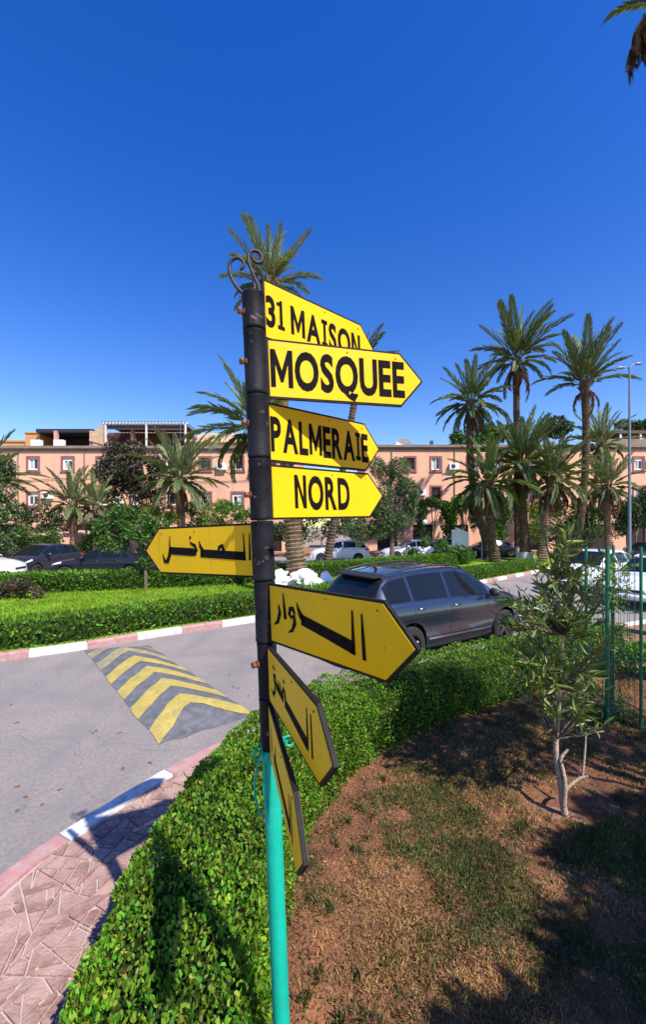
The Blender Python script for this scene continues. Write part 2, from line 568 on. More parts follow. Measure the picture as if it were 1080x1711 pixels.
def kerb(name, line, side, s_white, s0, s1, w=0.15, h=PZ + 0.015, blk=0.95):
    """row of kerb stones 0.95 m long, painted white and red by turns; side=+1: body lies left of the line"""
    lo = []
    foot = MB()
    k0 = int((s0 - s_white) / blk) - 1
    root = None
    stones = []
    for k in range(k0, int((s1 - s_white) / blk) + 1):
        a, c = s_white + k * blk + 0.006, s_white + (k + 1) * blk - 0.006
        if a < s0 or c > s1:
            continue
        ring_o, ring_i = [], []
        for q in range(5):
            p, d = at_length(line, a + (c - a) * q / 4)
            n = left_of(d) * side
            ring_o.append(p)
            ring_i.append(p + n * w)
        m = MB()
        vs, fs = [], []
        dz = random.uniform(-.006, .006)
        for q in range(5):
            o_, i_ = ring_o[q], ring_i[q]
            n = (i_ - o_).normalized()
            e = o_ + n * 0.02
            vs += [(o_.x, o_.y, -0.02), (o_.x, o_.y, h - 0.025 + dz), (e.x, e.y, h + dz), (i_.x, i_.y, h + dz), (i_.x, i_.y, -0.02)]
        for q in range(4):
            for r_ in range(4):
                fs.append((q * 5 + r_, q * 5 + r_ + 1, q * 5 + r_ + 6, q * 5 + r_ + 5))
        fs.append((0, 1, 2, 3, 4)[::-1])
        fs.append(tuple(20 + i for i in range(5)))
        m.add(vs, fs)
        stones.append((m, 'kerb_white' if k % 2 == 0 else 'kerb_red'))
    # bedding strip under the stones
    ss = np.arange(s0, s1, 0.4)
    vs, fs = [], []
    for s in ss:
        p, d = at_length(line, float(s))
        n = left_of(d) * side
        a, c = p + n * 0.012, p + n * (w - 0.006)
        vs += [(a.x, a.y, -0.02), (a.x, a.y, h - 0.03), (c.x, c.y, h - 0.03), (c.x, c.y, -0.02)]
    for i in range(len(ss) - 1):
        for r_ in range(3):
            fs.append((i * 4 + r_, i * 4 + r_ + 1, i * 4 + r_ + 5, i * 4 + r_ + 4))
    root = struct(MB().add(vs, fs).build(name, 'mortar'))
    for m, mm in stones:
        m.build('kerb_stone', mm, root, smooth=30)
    return root


sw = nearest_s(near_kerb, (-1.97, 3.10))
kerb('near_kerb', near_kerb, -1, sw, 2.0, length(near_kerb) - 12)
sf = nearest_s(far_kerb, (-5.40, 7.67))
kerb('far_kerb', far_kerb, 1, sf, sf - 8, length(far_kerb) - 8)

# near hedge centre line (runs from beside the viewer round to the right)
hedge_line = catmull([(-.62, -0.6), (-.56, 0.6), (-.57, 1.4), (-.60, 2.05), (-.55, 2.75), (-.37, 3.45), (.03, 4.12), (.56, 4.62), (1.32, 5.2), (2.42, 5.82), (3.6, 6.5), (5.0, 7.35)], 0.06)


def inner_side(x, y, line):
    """signed distance to a line, positive on its right side"""
    best, sgn = 1e9, 1
    p = Vector((x, y))
    for i in range(0, len(line) - 1):
        a, c = line[i], line[i + 1]
        d2 = (a - p).length_squared
        if d2 < best:
            best = d2
            d = c - a
            v = p - a
            sgn = -(d.x * v.y - d.y * v.x)
            dl = d.length
            perp = sgn / dl
    return perp if best < 1e8 else 0


# flat garden bed inside the kerb, and the pavement strip along it
vs = [(p.x + 0.1, p.y - 0.1, PZ - 0.035) for p in near_kerb[::4]] + [(45, -12, PZ - 0.035), (-2.4, -12, PZ - 0.035)]
struct(MB().add(vs, [tuple(range(len(vs)))]).build('garden_ground', 'soil_flat'))

kerb_in = []
for i in range(len(near_kerb) - 1):
    d = (near_kerb[i + 1] - near_kerb[i]).normalized()
    kerb_in.append(near_kerb[i] - left_of(d) * 0.153)


def pave_inner(p):
    q = min(hedge_line, key=lambda h: (h - p).length_squared)
    return q


ki = [kerb_in[i] for i in range(0, len(kerb_in)) if kerb_in[i].y < 8.2 and kerb_in[i].y > -1.5]
hi = [pave_inner(p) for p in ki]
vs = [(p.x, p.y, PZ - 0.012) for p in ki] + [(p.x, p.y, PZ - 0.012) for p in hi[::-1]]
fs = [(i, i + 1, 2 * len(ki) - 2 - i, 2 * len(ki) - 1 - i) for i in range(len(ki) - 1)]
pavement = struct(MB().add(vs, fs).build('pavement', 'mortar'))


def clip(poly, px, py, nx, ny):
    """keep the part of a convex polygon where (p - P).n >= 0"""
    out = []
    for i in range(len(poly)):
        a, c = poly[i], poly[(i + 1) % len(poly)]
        da = (a[0] - px) * nx + (a[1] - py) * ny
        dc = (c[0] - px) * nx + (c[1] - py) * ny
        if da >= 0:
            out.append(a)
        if (da >= 0) != (dc >= 0):
            t = da / (da - dc)
            out.append((a[0] + (c[0] - a[0]) * t, a[1] + (c[1] - a[1]) * t))
    return out


def area(p):
    return 0.5 * sum(p[i][0] * p[(i + 1) % len(p)][1] - p[(i + 1) % len(p)][0] * p[i][1] for i in range(len(p)))


def inset(poly, w):
    out = list(poly)
    if area(poly) < 0:
        poly = poly[::-1]
        out = list(poly)
    for i in range(len(poly)):
        a, c = poly[i], poly[(i + 1) % len(poly)]
        dx, dy = c[0] - a[0], c[1] - a[1]
        l = math.hypot(dx, dy)
        if l < 1e-6:
            continue
        nx, ny = -dy / l, dx / l
        out = clip(out, a[0] + nx * w, a[1] + ny * w, nx, ny)
        if len(out) < 3:
            return []
    return out


def shatter(poly, amax):
    if len(poly) < 3:
        return []
    if abs(area(poly)) < amax * random.uniform(0.5, 1.5):
        return [poly]
    cx = sum(p[0] for p in poly) / len(poly)
    cy = sum(p[1] for p in poly) / len(poly)
    # cut across the longest extent, tilted at random
    far = max(((p, q) for p in poly for q in poly), key=lambda t: (t[0][0] - t[1][0]) ** 2 + (t[0][1] - t[1][1]) ** 2)
    ang = math.atan2(far[0][1] - far[1][1], far[0][0] - far[1][0]) + random.uniform(-0.9, 0.9)
    nx, ny = math.cos(ang), math.sin(ang)
    o = random.uniform(-0.06, 0.06)
    return shatter(clip(poly, cx + nx * o, cy + ny * o, nx, ny), amax) + shatter(clip(poly, cx + nx * o, cy + ny * o, -nx, -ny), amax)


flags = 0
stepn = 11
for i in range(0, len(ki) - stepn, stepn):
    j = i + stepn
    # outer ends keep to the hedge's middle, so that the hedge stands on the paving's edge
    q = [(ki[i].x, ki[i].y), (ki[j].x, ki[j].y), (hi[j].x, hi[j].y), (hi[i].x, hi[i].y)]
    if abs(area(q)) < 0.02:
        continue
    near = 0.9 < ki[i].y < 5.0
    for piece in shatter(q, 0.0115 if near else 0.2):
        pc = inset(piece, 0.0055)
        if len(pc) < 3 or abs(area(pc)) < 0.0002:
            continue
        if area(pc) < 0:
            pc = pc[::-1]
        cx = sum(p[0] for p in pc) / len(pc)
        cy = sum(p[1] for p in pc) / len(pc)
        if abs(inner_side(cx, cy, hedge_line)) < 0.25:
            continue
        zt = PZ + random.uniform(-0.003, 0.004)
        top = [(cx + (p[0] - cx) * 0.985, cy + (p[1] - cy) * 0.985, zt) for p in pc]
        bot = [(p[0], p[1], PZ - 0.02) for p in pc]
        mid = [(p[0], p[1], zt - 0.004) for p in pc]
        n = len(pc)
        m = MB()
        m.add(top + mid + bot, [tuple(range(n))] + [(n + k, n + (k + 1) % n, (k + 1) % n, k) for k in range(n)] +
              [(2 * n + k, 2 * n + (k + 1) % n, n + (k + 1) % n, n + k) for k in range(n)])
        m.build('paving_stone', random.choice(['flag', 'flag', 'flag_b', 'flag_c']), pavement)
        flags += 1

# soil bed with real relief
nx_, ny_ = 130, 150
X = np.linspace(-1.0, 6.2, nx_)
Y = np.linspace(0.3, 8.2, ny_)
sv, keep = [], {}
OLE = Vector(G(940, 1355, PZ))


def soil_z(x, y):
    z = PZ - 0.01 + 0.030 * mnoise.noise(Vector((x * 1.3, y * 1.3, 0))) + 0.020 * mnoise.noise(Vector((x * 5, y * 5, 3))) + 0.012 * mnoise.noise(Vector((x * 14, y * 14, 7)))
    r = math.hypot(x - OLE.x, y - OLE.y)
    r += .10 * mnoise.noise(Vector((x * 6, y * 6, 1)))
    z += 0.045 * math.exp(-((r - 0.36) / 0.11) ** 2) - 0.02 * math.exp(-(r / 0.25) ** 2) + .02 * mnoise.noise(Vector((x * 9, y * 9, 4))) * math.exp(-(r / .5) ** 2)      # watering basin round the young tree
    return z


SD = {}
for jy, y in enumerate(Y):
    for jx, x in enumerate(X):
        SD[jx, jy] = inner_side(x, y, hedge_line[::2])
        sv.append((x, y, soil_z(x, y)))
sfaces = []
for jy in range(ny_ - 1):
    for jx in range(nx_ - 1):
        if min(SD[jx, jy], SD[jx + 1, jy], SD[jx, jy + 1], SD[jx + 1, jy + 1]) > -0.05:
            sfaces.append((jy * nx_ + jx, jy * nx_ + jx + 1, (jy + 1) * nx_ + jx + 1, (jy + 1) * nx_ + jx))
struct(MB().add(sv, sfaces).build('soil_bed', 'soil', smooth=180))

# island across the road: lawn
isl_back = [(24, 36.5), (18, 36), (12, 32.5), (9, 28.5), (5, 24.8), (1, 21), (-2.7, 18.2), (-11, 15.2), (-16, 13.6), (-30, 11)]
vs = []
for i in range(0, len(far_kerb) - 1, 5):
    d = (far_kerb[i + 1] - far_kerb[i]).normalized()
    p = far_kerb[i] + left_of(d) * 0.1
    vs.append((p.x, p.y, PZ))
vs += [(x, y, PZ) for x, y in isl_back]
struct(MB().add(vs, [tuple(range(len(vs)))]).build('lawn', 'lawn'))
# planted strip and paving in front of the houses
b = MB()
b.box(-70, 70, 33.5, 48, -0.02, 0.10)
struct(b.build('forecourt', 'soil_flat'))


# ------------------------------------------------------------------ hedges
def hedge(name, label, line, w, h, z0, dens, leaf, m, s_rng=None, rough=0.05, group=None, fine=False, near_dens=None):
    """clipped hedge: dark light-blocking core plus leaves spread over the clipped outside"""
    Ltot = length(line)
    s0, s1 = s_rng if s_rng else (0, Ltot)
    p0, _ = at_length(line, (s0 + s1) / 2)
    root = thing(name, label, 'hedge', (p0.x, p0.y, z0), 0, group)
    # solid dark core, added to block light behind the leaves
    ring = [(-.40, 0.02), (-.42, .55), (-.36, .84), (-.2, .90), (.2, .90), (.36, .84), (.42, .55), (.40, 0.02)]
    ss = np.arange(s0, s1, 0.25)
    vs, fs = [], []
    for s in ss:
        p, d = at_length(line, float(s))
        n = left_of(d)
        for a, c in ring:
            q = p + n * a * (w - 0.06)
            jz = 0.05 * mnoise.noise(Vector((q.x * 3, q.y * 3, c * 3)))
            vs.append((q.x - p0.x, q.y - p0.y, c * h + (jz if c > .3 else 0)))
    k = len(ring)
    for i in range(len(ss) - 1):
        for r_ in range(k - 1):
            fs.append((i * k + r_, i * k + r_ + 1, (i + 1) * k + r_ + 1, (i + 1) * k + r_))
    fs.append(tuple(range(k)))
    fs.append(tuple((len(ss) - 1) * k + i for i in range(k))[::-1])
    MB().add(vs, fs).build('dark_core', 'hedge_core', root)
    # leaves
    per = w + 2 * h
    n = int((s1 - s0) * per * dens)
    S = RNG.uniform(s0, s1, n)
    if near_dens:
        # more leaves where the hedge is near the viewer
        extra = int((near_dens[1] - near_dens[0]) * per * near_dens[2])
        S = np.concatenate([S, RNG.uniform(near_dens[0], near_dens[1], extra)])
        n = len(S)
    # look-up of line
    tab = np.arange(s0, s1 + 0.05, 0.05)
    pts = np.array([[*at_length(line, float(t))[0], *at_length(line, float(t))[1]] for t in tab])
    ii = np.clip(((S - s0) / 0.05).astype(int), 0, len(tab) - 1)
    C = pts[ii, :2] + pts[ii, 2:] * RNG.uniform(0, .05, (n, 1))
    D = pts[ii, 2:]
    Nn = np.stack([-D[:, 1], D[:, 0]], 1)
    u = RNG.uniform(0, per, n)
    off = np.zeros(n)
    z = np.zeros(n)
    nor = np.zeros((n, 3))
    a = u < h
    c = (u >= h) & (u < h + w)
    e = u >= h + w
    off[a] = -w / 2
    z[a] = u[a]
    nor[a, :2] = -Nn[a]
    off[c] = u[c] - h - w / 2
    z[c] = h
    nor[c, 2] = 1
    off[e] = w / 2
    z[e] = per - u[e]
    nor[e, :2] = Nn[e]
    # rounded shoulders
    edge = np.clip((np.abs(off) / (w / 2) - 0.72) / 0.28, 0, 1) * np.clip((z / h - 0.7) / 0.3, 0, 1)
    off *= 1 - 0.13 * edge ** 2
    z -= 0.10 * h * edge ** 2
    P = np.stack([C[:, 0] + Nn[:, 0] * off, C[:, 1] + Nn[:, 1] * off, z], 1)
    wav = np.array([mnoise.noise(Vector((p[0] * 4.5, p[1] * 4.5, p[2] * 4.5))) for p in P]) + 0.6 * np.array([mnoise.noise(Vector((p[0] * 11, p[1] * 11, p[2] * 11 + 5))) for p in P])
    depth = RNG.uniform(-1, 0.25, n) ** 3 * 0.10
    P += nor * (wav * rough + depth)[:, None]
    P[:, 2] = np.maximum(P[:, 2], 0.01)
    A = nor * 0.55 + RNG.normal(size=(n, 3)) * 0.55 + np.array([0, 0, 0.45])
    sz = leaf * RNG.uniform(0.5, 1.4, n)
    P[:, 0] -= p0.x
    P[:, 1] -= p0.y
    me = leaf_mesh('leaves', P, A, sz, sz * (0.6 if fine else 0.55), m, fine=fine, curl=.12 if fine else 0)
    o = link('leaves', me, root)
    o['kind'] = 'stuff'
    return root


hl = length(hedge_line)
hedge('hedge', 'clipped bright green hedge curving round behind the signpost', hedge_line, 0.74, 0.65, PZ - 0.02, 3000, 0.023, 'hedge_leaf',
      rough=0.07, near_dens=(1.2, 5.2, 5200), fine=True)

line_far1 = []
for i in range(0, len(far_kerb) - 1, 2):
    d = (far_kerb[i + 1] - far_kerb[i]).normalized()
    line_far1.append(far_kerb[i] + left_of(d) * 0.72)
sA = nearest_s(line_far1, (-9, 5))
sB = nearest_s(line_far1, (12.1, 23))
hedge('hedge', 'long low hedge behind the red and white kerb across the road', line_far1, 0.95, 0.46, PZ, 560, 0.07, 'hedge_far', (sA, sB), rough=0.05)
line_far2 = catmull([(-20, 11.6), (-14, 13.1), (-10.9, 14.2), (-2.9, 17), (1, 19.6), (5.3, 23), (9.0, 26.2)], 0.2)
hedge('hedge', 'dark hedge at the back of the lawn in front of the parked cars', line_far2, 0.8, 0.66, PZ, 420, 0.09, 'hedge_far', rough=0.06)

# ------------------------------------------------------------------ speed bump
sbA, sbB = Vector(G(265, 1245)), Vector(G(425, 1195))      # near end, left and right
sbC, sbD = Vector(G(140, 1086)), Vector(G(250, 1079))      # far end, left and right
bump = thing('speed_bump', 'painted speed bump with yellow and grey chevrons across the road', 'speed bump', (*((sbA + sbB) / 2), 0))
o0 = (sbA + sbB) / 2


def sb(u, v):
    """u 0..1 left to right, v 0..1 near to far"""
    w = 0.028 * (2 * u - 1) * mnoise.noise(Vector((u * 3, v * 7, 2.0)))
    p = sbA.lerp(sbB, u + w).lerp(sbC.lerp(sbD, u + w), v + .012 * mnoise.noise(Vector((u * 6, 1, v * 3))))
    z = 0.12 * max(0.0, (1 - (abs(2 * u - 1)) ** 1.6)) * min(1, min(v, 1 - v) * 9 + 0.0)
    return (p.x - o0.x, p.y - o0.y, z + 0.004)


def chev(v0, v1, n=10, drop=0.15, lift=0.0):
    """a chevron band: outer ends nearer than the crown by `drop`"""
    vs, fs = [], []
    K = 3
    for i in range(n + 1):
        u = i / n
        sh = -drop * abs(2 * u - 1)
        for k in range(K + 1):
            v = v0 + (v1 - v0) * k / K + sh + drop
            v = min(max(v, 0), 1)
            x, y, z = sb(u, v)
            vs.append((x, y, z + lift))
    for i in range(n):
        for k in range(K):
            fs.append((i * (K + 1) + k, (i + 1) * (K + 1) + k, (i + 1) * (K + 1) + k + 1, i * (K + 1) + k + 1))
    return MB().add(vs, fs)


body = []
vs, fs = [], []
for i in range(17):
    for k in range(33):
        vs.append(sb(i / 16, k / 32))
for i in range(16):
    for k in range(32):
        fs.append((i * 33 + k, (i + 1) * 33 + k, (i + 1) * 33 + k + 1, i * 33 + k + 1))
MB().add(vs, fs).build('hump', 'bump_grey', bump, smooth=60)
nst = 6
stp = 1.0 / nst
for k in range(nst):
    a = k * stp - 0.02 + 0.02
    chev(a, a + stp * 0.52, lift=0.005, drop=0.14).build('painted_stripe', 'bump_yellow' if k < 4 else 'bump_faded', bump, smooth=60)

# pebbles and litter on the road
for (px, py) in [(383, 1128), (390, 1148), (398, 1150), (415, 1163), (160, 1222), (200, 1225), (155, 1225), (205, 1285), (28, 1315), (70, 1345), (42, 1332), (100, 1320), (28, 1355), (18, 1178), (28, 1208), (250, 1275), (340, 1150)]:
    x, y = G(px, py)
    r = random.uniform(0.012, 0.022)
    m = MB()
    m.lathe([(0.001, 0.006 * 1), (r * .7, 0.008), (r, 0.004), (r * .9, 0.001)], 7)
    m.v = [(p[0] * random.uniform(.7, 2.0), p[1] * random.uniform(.6, 1.2), p[2]) for p in m.v]
    o = m.build('dry_leaf', 'rust' if random.random() < .5 else 'bark', None, smooth=40)
    o.location = (x, y, 0.002)
    o.rotation_euler = (0, 0, random.uniform(0, 6))
    tag(o, 'small dark dry leaf lying on the asphalt', 'leaf', 'dry leaves scattered on the road')

# ================================================================== SIGNPOST
TILT = -0.039
post = thing('signpost', 'leaning street signpost with eight yellow arrow boards on a black and green pole', 'signpost', (-0.114, 1.4, 0.10))
post.rotation_euler = (0, TILT, 0)


def zpost(py):
    return E - (py - HY) / 500.0 - 0.10


m = MB()
m.tube([(0, 0, -0.2), (0, 0, zpost(1235))], 0.0285, 24)
m.build('green_pole', 'post_green', post, smooth=40)
rings_px = [490, 553, 660, 766, 869, 969, 1071, 1163, 1250]
for a, c in zip(rings_px, rings_px[1:]):
    z1, z0 = zpost(a), zpost(c)
    r_ = 0.0375 if a < 960 else (0.035 if a < 1060 else 0.0325)
    m = MB()
    m.lathe([(0.026, z0 + .002), (r_ - .001, z0 + .002), (r_ + .0012, z0 + .006), (r_ + .0012, z0 + .012), (r_, z0 + .015), (r_, z1 - .012), (r_ + .0010, z1 - .009), (r_ + .0008, z1 - .003), (r_ - .003, z1 - .001), (0.024, z1 - .001)], 32)
    if a == 490:
        m.lathe([(0.0305, z1 - 0.001), (0.001, z1 - 0.004)], 32)
    m.build('sleeve', 'post_black', post, smooth=35)
# bolts with rusty heads on the left of the sleeves
for py, az in [(524, 190), (607, 195), (708, 188), (826, 185), (1105, 200), (915, -20)]:
    a = R(az)
    d = Vector((math.cos(a), math.sin(a) * 0.6 - 0.5 if az > 0 else -0.7, 0)).normalized()
    z = zpost(py)
    m = MB()
    m.tube([d * 0.033 + Vector((0, 0, z)), d * 0.052 + Vector((0, 0, z))], 0.0055, 8)
    m.tube([d * 0.046 + Vector((0, 0, z)), d * 0.056 + Vector((0, 0, z))], 0.0105, 6)
    m.tube([d * 0.036 + Vector((0, 0, z)), d * 0.040 + Vector((0, 0, z))], 0.012, 10)
    m.build('bolt', 'rust' if az > 0 else 'post_black', post, smooth=30)


# wrought-iron scrolls
def scroll(pts2, plane_ang, zbase, m, name, rad=0.006):
    c, s = math.cos(plane_ang), math.sin(plane_ang)
    pts = catmull([(p[0] * c, p[0] * s, zbase + p[1]) for p in pts2], 0.006)
    b = MB()
    b.tube(pts, rad, 8)
    return b.build(name, m, post, smooth=60)


def spiral(cx, cy, r0, r1, a0, a1, n=14):
    return [(cx + (r0 + (r1 - r0) * i / n) * math.cos(a0 + (a1 - a0) * i / n), cy + (r0 + (r1 - r0) * i / n) * math.sin(a0 + (a1 - a0) * i / n)) for i in range(n + 1)]


zt = zpost(490)
# a long S curve to the left ending in a curl, a second one rising behind the top board
scroll([(-.020, -.005), (-.048, .018), (-.072, .060), (-.076, .088)] + spiral(-.046, .098, .030, .014, R(185), R(-70)), 0, zt, 'iron', 'scroll')
scroll([(.026, -.005), (.018, .03), (.002, .068), (-.010, .100)] + spiral(.016, .124, .028, .011, R(195), R(-200)), 0.35, zt, 'iron', 'scroll')
scroll([(.02, -.005), (.026, .03), (.030, .07)] + spiral(.052, .080, .022, .010, R(180), R(-160)), 1.5, zt, 'iron', 'scroll')
zb = zpost(1250)
for ang in (0.25, R(120), R(235)):
    scroll([(.030, -.20), (.040, -.12), (.034, -.03), (.044, .02)] + spiral(.062, .012, .022, .008, R(150), R(-230)), ang, zb, 'post_green', 'green_scroll', 0.0042)
scroll([(.030, -.235), (.05, -.22), (.064, -.15), (.05, -.06), (.030, -.03)], R(20), zb, 'post_green', 'green_scroll', 0.0040)
scroll([(.030, -.235), (.05, -.22), (.064, -.15), (.05, -.06), (.030, -.03)], R(165), zb, 'post_green', 'green_scroll', 0.0040)
m = MB()
m.lathe([(.028, zb - .03), (.037, zb - .028), (.039, zb - .012), (.036, zb + .004), (.028, zb + .006)], 28)
m.build('green_collar', 'post_green', post, smooth=35)


# ---- lettering
def glyph(ch):
    cu = bpy.data.curves.new('t', 'FONT')
    cu.body = ch
    cu.size = 1.0
    cu.offset = 0.034
    cu.resolution_u = 4
    o = bpy.data.objects.new('t', cu)
    COL.objects.link(o)
    dg = bpy.context.evaluated_depsgraph_get()
    me = bpy.data.meshes.new_from_object(o.evaluated_get(dg))
    vs = [tuple(v.co) for v in me.vertices]
    fs = [tuple(p.vertices) for p in me.polygons]
    bpy.data.objects.remove(o)
    bpy.data.curves.remove(cu)
    bpy.data.meshes.remove(me)
    return vs, fs


_gl = {}


def letters(s, gap=0.10):
    """flat outlines of a word, cap height 1, from x = 0; returns verts, faces, width"""
    if 'H' not in _gl:
        _gl['H'] = glyph('H')
    cap = max(v[1] for v in _gl['H'][0]) - 0.0
    x = 0
    V, Fc = [], []
    for ch in s:
        if ch == ' ':
            x += 0.32
            continue
        if ch == '1':
            vs = [(.14, 0), (.60, 0), (.60, .13), (.14, .13), (.28, .13), (.47, .13), (.47, 1), (.33, 1), (.28, .93), (.28, .80), (.10, .80), (.10, .90)]
            fs = [(0, 1, 2, 3), (4, 5, 6, 7, 8, 9), (11, 10, 9, 8)]
        elif ch == 'I':                       # the painted I has slab ends
            st = 0.19
            vs = []
            fs = []
            for (x0, x1, y0, y1) in ((0, .46, 0, .15), (0, .46, .85, 1), (.23 - st / 2, .23 + st / 2, .15, .85)):
                o = len(vs)
                vs += [(x0, y0), (x1, y0), (x1, y1), (x0, y1)]
                fs.append((o, o + 1, o + 2, o + 3))
        elif ch in 'MN':                    # heavy painted strokes
            w = .80 if ch == 'N' else 1.0
            st = 0.215
            quads = [[(0, 0), (st, 0), (st, 1), (0, 1)], [(w - st, 0), (w, 0), (w, 1), (w - st, 1)]]
            if ch == 'N':
                quads.append([(st, 1), (st, .68), (w - st, 0), (w - st, .32)])
            else:
                quads += [[(st, 1), (st, .62), (w / 2 - .06, .14), (w / 2, .45)], [(w - st, 1), (w / 2, .45), (w / 2 + .06, .14), (w - st, .62)], [(w / 2 - .06, .14), (w / 2 + .06, .14), (w / 2, .45)]]
            vs, fs = [], []
            for qd in quads:
                o = len(vs)
                vs += qd
                fs.append(tuple(range(o, o + len(qd))))
        else:
            if ch not in _gl:
                _gl[ch] = glyph(ch)
            vs = [(v[0] / cap, v[1] / cap) for v in _gl[ch][0]]
            fs = _gl[ch][1]
        x0 = min(v[0] for v in vs)
        x1 = max(v[0] for v in vs)
        o = len(V)
        V += [(v[0] - x0 + x, v[1]) for v in vs]
        Fc += [tuple(i + o for i in f) for f in fs]
        x += x1 - x0 + gap
    return V, Fc, x - gap


def stroke(pts, w):
    """a painted brush stroke of changing width, as a strip"""
    if not hasattr(w, '__len__'):
        w = [w] * len(pts)
    V, Fc = [], []
    for i, p in enumerate(pts):
        a, c = pts[max(i - 1, 0)], pts[min(i + 1, len(pts) - 1)]
        dx, dy = c[0] - a[0], c[1] - a[1]
        l = math.hypot(dx, dy) or 1
        nx, ny = -dy / l * w[i] / 2, dx / l * w[i] / 2
        V += [(p[0] + nx, p[1] + ny), (p[0] - nx, p[1] - ny)]
    for i in range(len(pts) - 1):
        Fc.append((2 * i, 2 * i + 1, 2 * i + 3, 2 * i + 2))
    return V, Fc


def join(*parts):
    V, Fc = [], []
    for v, f in parts:
        o = len(V)
        V += list(v)
        Fc += [tuple(i + o for i in q) for q in f]
    return V, Fc


LS, LT, HS, TH = 0.545, 0.640, 0.196, 0.011


def board(py_top, py_bot, ang, lab, art, flip, k=1.0):
    """arrow board on its sleeve. art(): flat verts and faces in board units (u along the board in m, v up in m).
    flip: the board's visible face has the pole on its right"""
    h = (py_bot - py_top) / 500.0 + 0.000
    zc = zpost((py_top + py_bot) / 2)
    a = R(ang)
    d = Vector((math.cos(a), math.sin(a), 0))
    ls, lt = LS * k, LT * k
    outline = [(0.036, -h / 2), (ls, -h / 2), (lt - .006, -.008), (lt, 0), (lt - .006, .008), (ls, h / 2), (0.036, h / 2)]
    m = MB()
    n = len(outline)
    vs = [(u, -TH / 2, v) for u, v in outline] + [(u, TH / 2, v) for u, v in outline]
    m.add(vs, [tuple(range(n)), tuple(range(2 * n - 1, n - 1, -1))] + [(i, n + i, n + (i + 1) % n, (i + 1) % n) for i in range(n)])
    # lugs that clamp the board to its sleeve
    m.box(0.020, 0.038, -.004, .004, -h / 2 + .02, -h / 2 + .05)
    m.box(0.020, 0.038, -.004, .004, h / 2 - .05, h / 2 - .02)
    pan = m.build('sign_board', 'sign_black', post)
    pan['label'] = lab
    pan.location = (0, 0, zc)
    pan.rotation_euler = (0, 0, a)
    # yellow faces, front and back, a hair proud inside the black rim
    poly = inset([(u, v) for u, v in outline], 0.0075)
    for sgn in (-1, 1):
        m = MB()
        k = len(poly)
        y0, y1 = sgn * (TH / 2 - .001), sgn * (TH / 2 + 0.0012)
        vs = [(u, y0, v) for u, v in poly] + [(u, y1, v) for u, v in poly]
        f = [tuple(range(k, 2 * k)) if sgn < 0 else tuple(range(2 * k - 1, k - 1, -1))] + [(i, (i + 1) % k, k + (i + 1) % k, k + i) for i in range(k)]
        m.add(vs, f)
        m.build('sign_face', 'sign_yellow', pan)
    if art:
        V, Fc = art
        sgn = 1 if flip else -1
        y = sgn * (TH / 2 + 0.0024)
        m = MB()
        m.add([(u, y, v) for u, v in V], Fc)
        m.build('lettering', 'letter_black', pan)
    # rusty rivets
    for (u, v) in ((ls - .02, h / 2 - .025), (.33, h / 2 - 0.020)):
        m = MB()
        m.tube([(u, -(TH / 2 + .0035), v), (u, TH / 2 + .0035, v)], 0.0026, 8)
        m.build('rivet', 'rust', pan)
    return pan


def word(s, u0, u1, v0, v1, gap=0.10):
    V, Fc, w = letters(s, gap)
    return [(u0 + x / w * (u1 - u0), v0 + y * (v1 - v0)) for x, y in V], Fc


H2 = 0.1
board(458, 560, 44, 'topmost board reading 31 MAISON, angled away', word('31 MAISON', .045, .535, -.052, .050, .11), False)
board(563, 664, 19, 'board reading MOSQUEE, facing the viewer', word('MOSQUEE', .048, .560, -.062, .066, .085), False)
board(668, 769, 44, 'board reading PALMERAIE, partly in shadow', word('PALMERAIE', .045, .560, -.060, .055, .10), False)
board(774, 868, 43, 'board reading NORD', word('NORD', .140, .425, -.055, .065, .12), False)

# Arabic words with a long drawn-out bar; u grows from the pole to the tip
# left board (pole on its right): the word for "entrance"
ent = join(
    stroke([(.052, .058), (.054, -.034)], [.004, .010]),                       # alif
    stroke([(.080, .058), (.078, -.02), (.078, -.034)], [.004, .009, .012]),   # lam, upright
    stroke([(.074, -.020), (.300, -.010)], [.030, .030]),                      # long bar
    stroke([(.176, -.004), (.186, .018), (.200, .012), (.205, -.004)], [.010, .016, .014, .008]),   # mim
    stroke([(.286, -.002), (.300, .016), (.306, .036)], [.016, .012, .003]),   # dal
    stroke([(.322, -.008), (.345, -.006), (.480, .000)], [.022, .030, .030]),  # second bar
    stroke([(.318, -.004), (.330, .018), (.350, .026), (.358, .034)], [.010, .014, .010, .003]),    # kha
    stroke([(.351, .046), (.359, .052)], .011),                                # its dot
    stroke([(.476, .058), (.478, .01), (.482, -.020), (.494, -.042), (.512, -.044), (.524, -.012)], [.003, .009, .018, .022, .016, .003]),   # final lam
)
board(872, 965, 180 - 33, 'board with an Arabic word, pointing left', ent, True)
# board pointing towards the viewer's right: the word for "roundabout"
rnd_ = join(
    stroke([(.470, .056), (.472, .0), (.474, -.058)], [.005, .011, .013]),
    stroke([(.436, .060), (.436, -.02), (.434, -.052)], [.006, .012, .018]),
    stroke([(.440, -.036), (.330, -.016), (.215, .004)], [.034, .032, .032]),
    stroke([(.228, .002), (.212, .016), (.200, .034), (.194, .052)], [.024, .020, .012, .003]),
    stroke([(.182, .016), (.172, .030), (.158, .028), (.152, .012), (.164, .002), (.178, .010), (.180, -.012), (.166, -.036), (.144, -.046)], [.010, .016, .016, .014, .012, .014, .017, .012, .003]),
    stroke([(.122, .074), (.126, .03), (.130, -.008)], [.004, .013, .016]),
    stroke([(.094, .034), (.100, .008), (.086, -.022), (.064, -.034)], [.006, .017, .014, .003]),
)
board(972, 1068, -51, 'board with an Arabic word, coming forward to the right', rnd_, False)
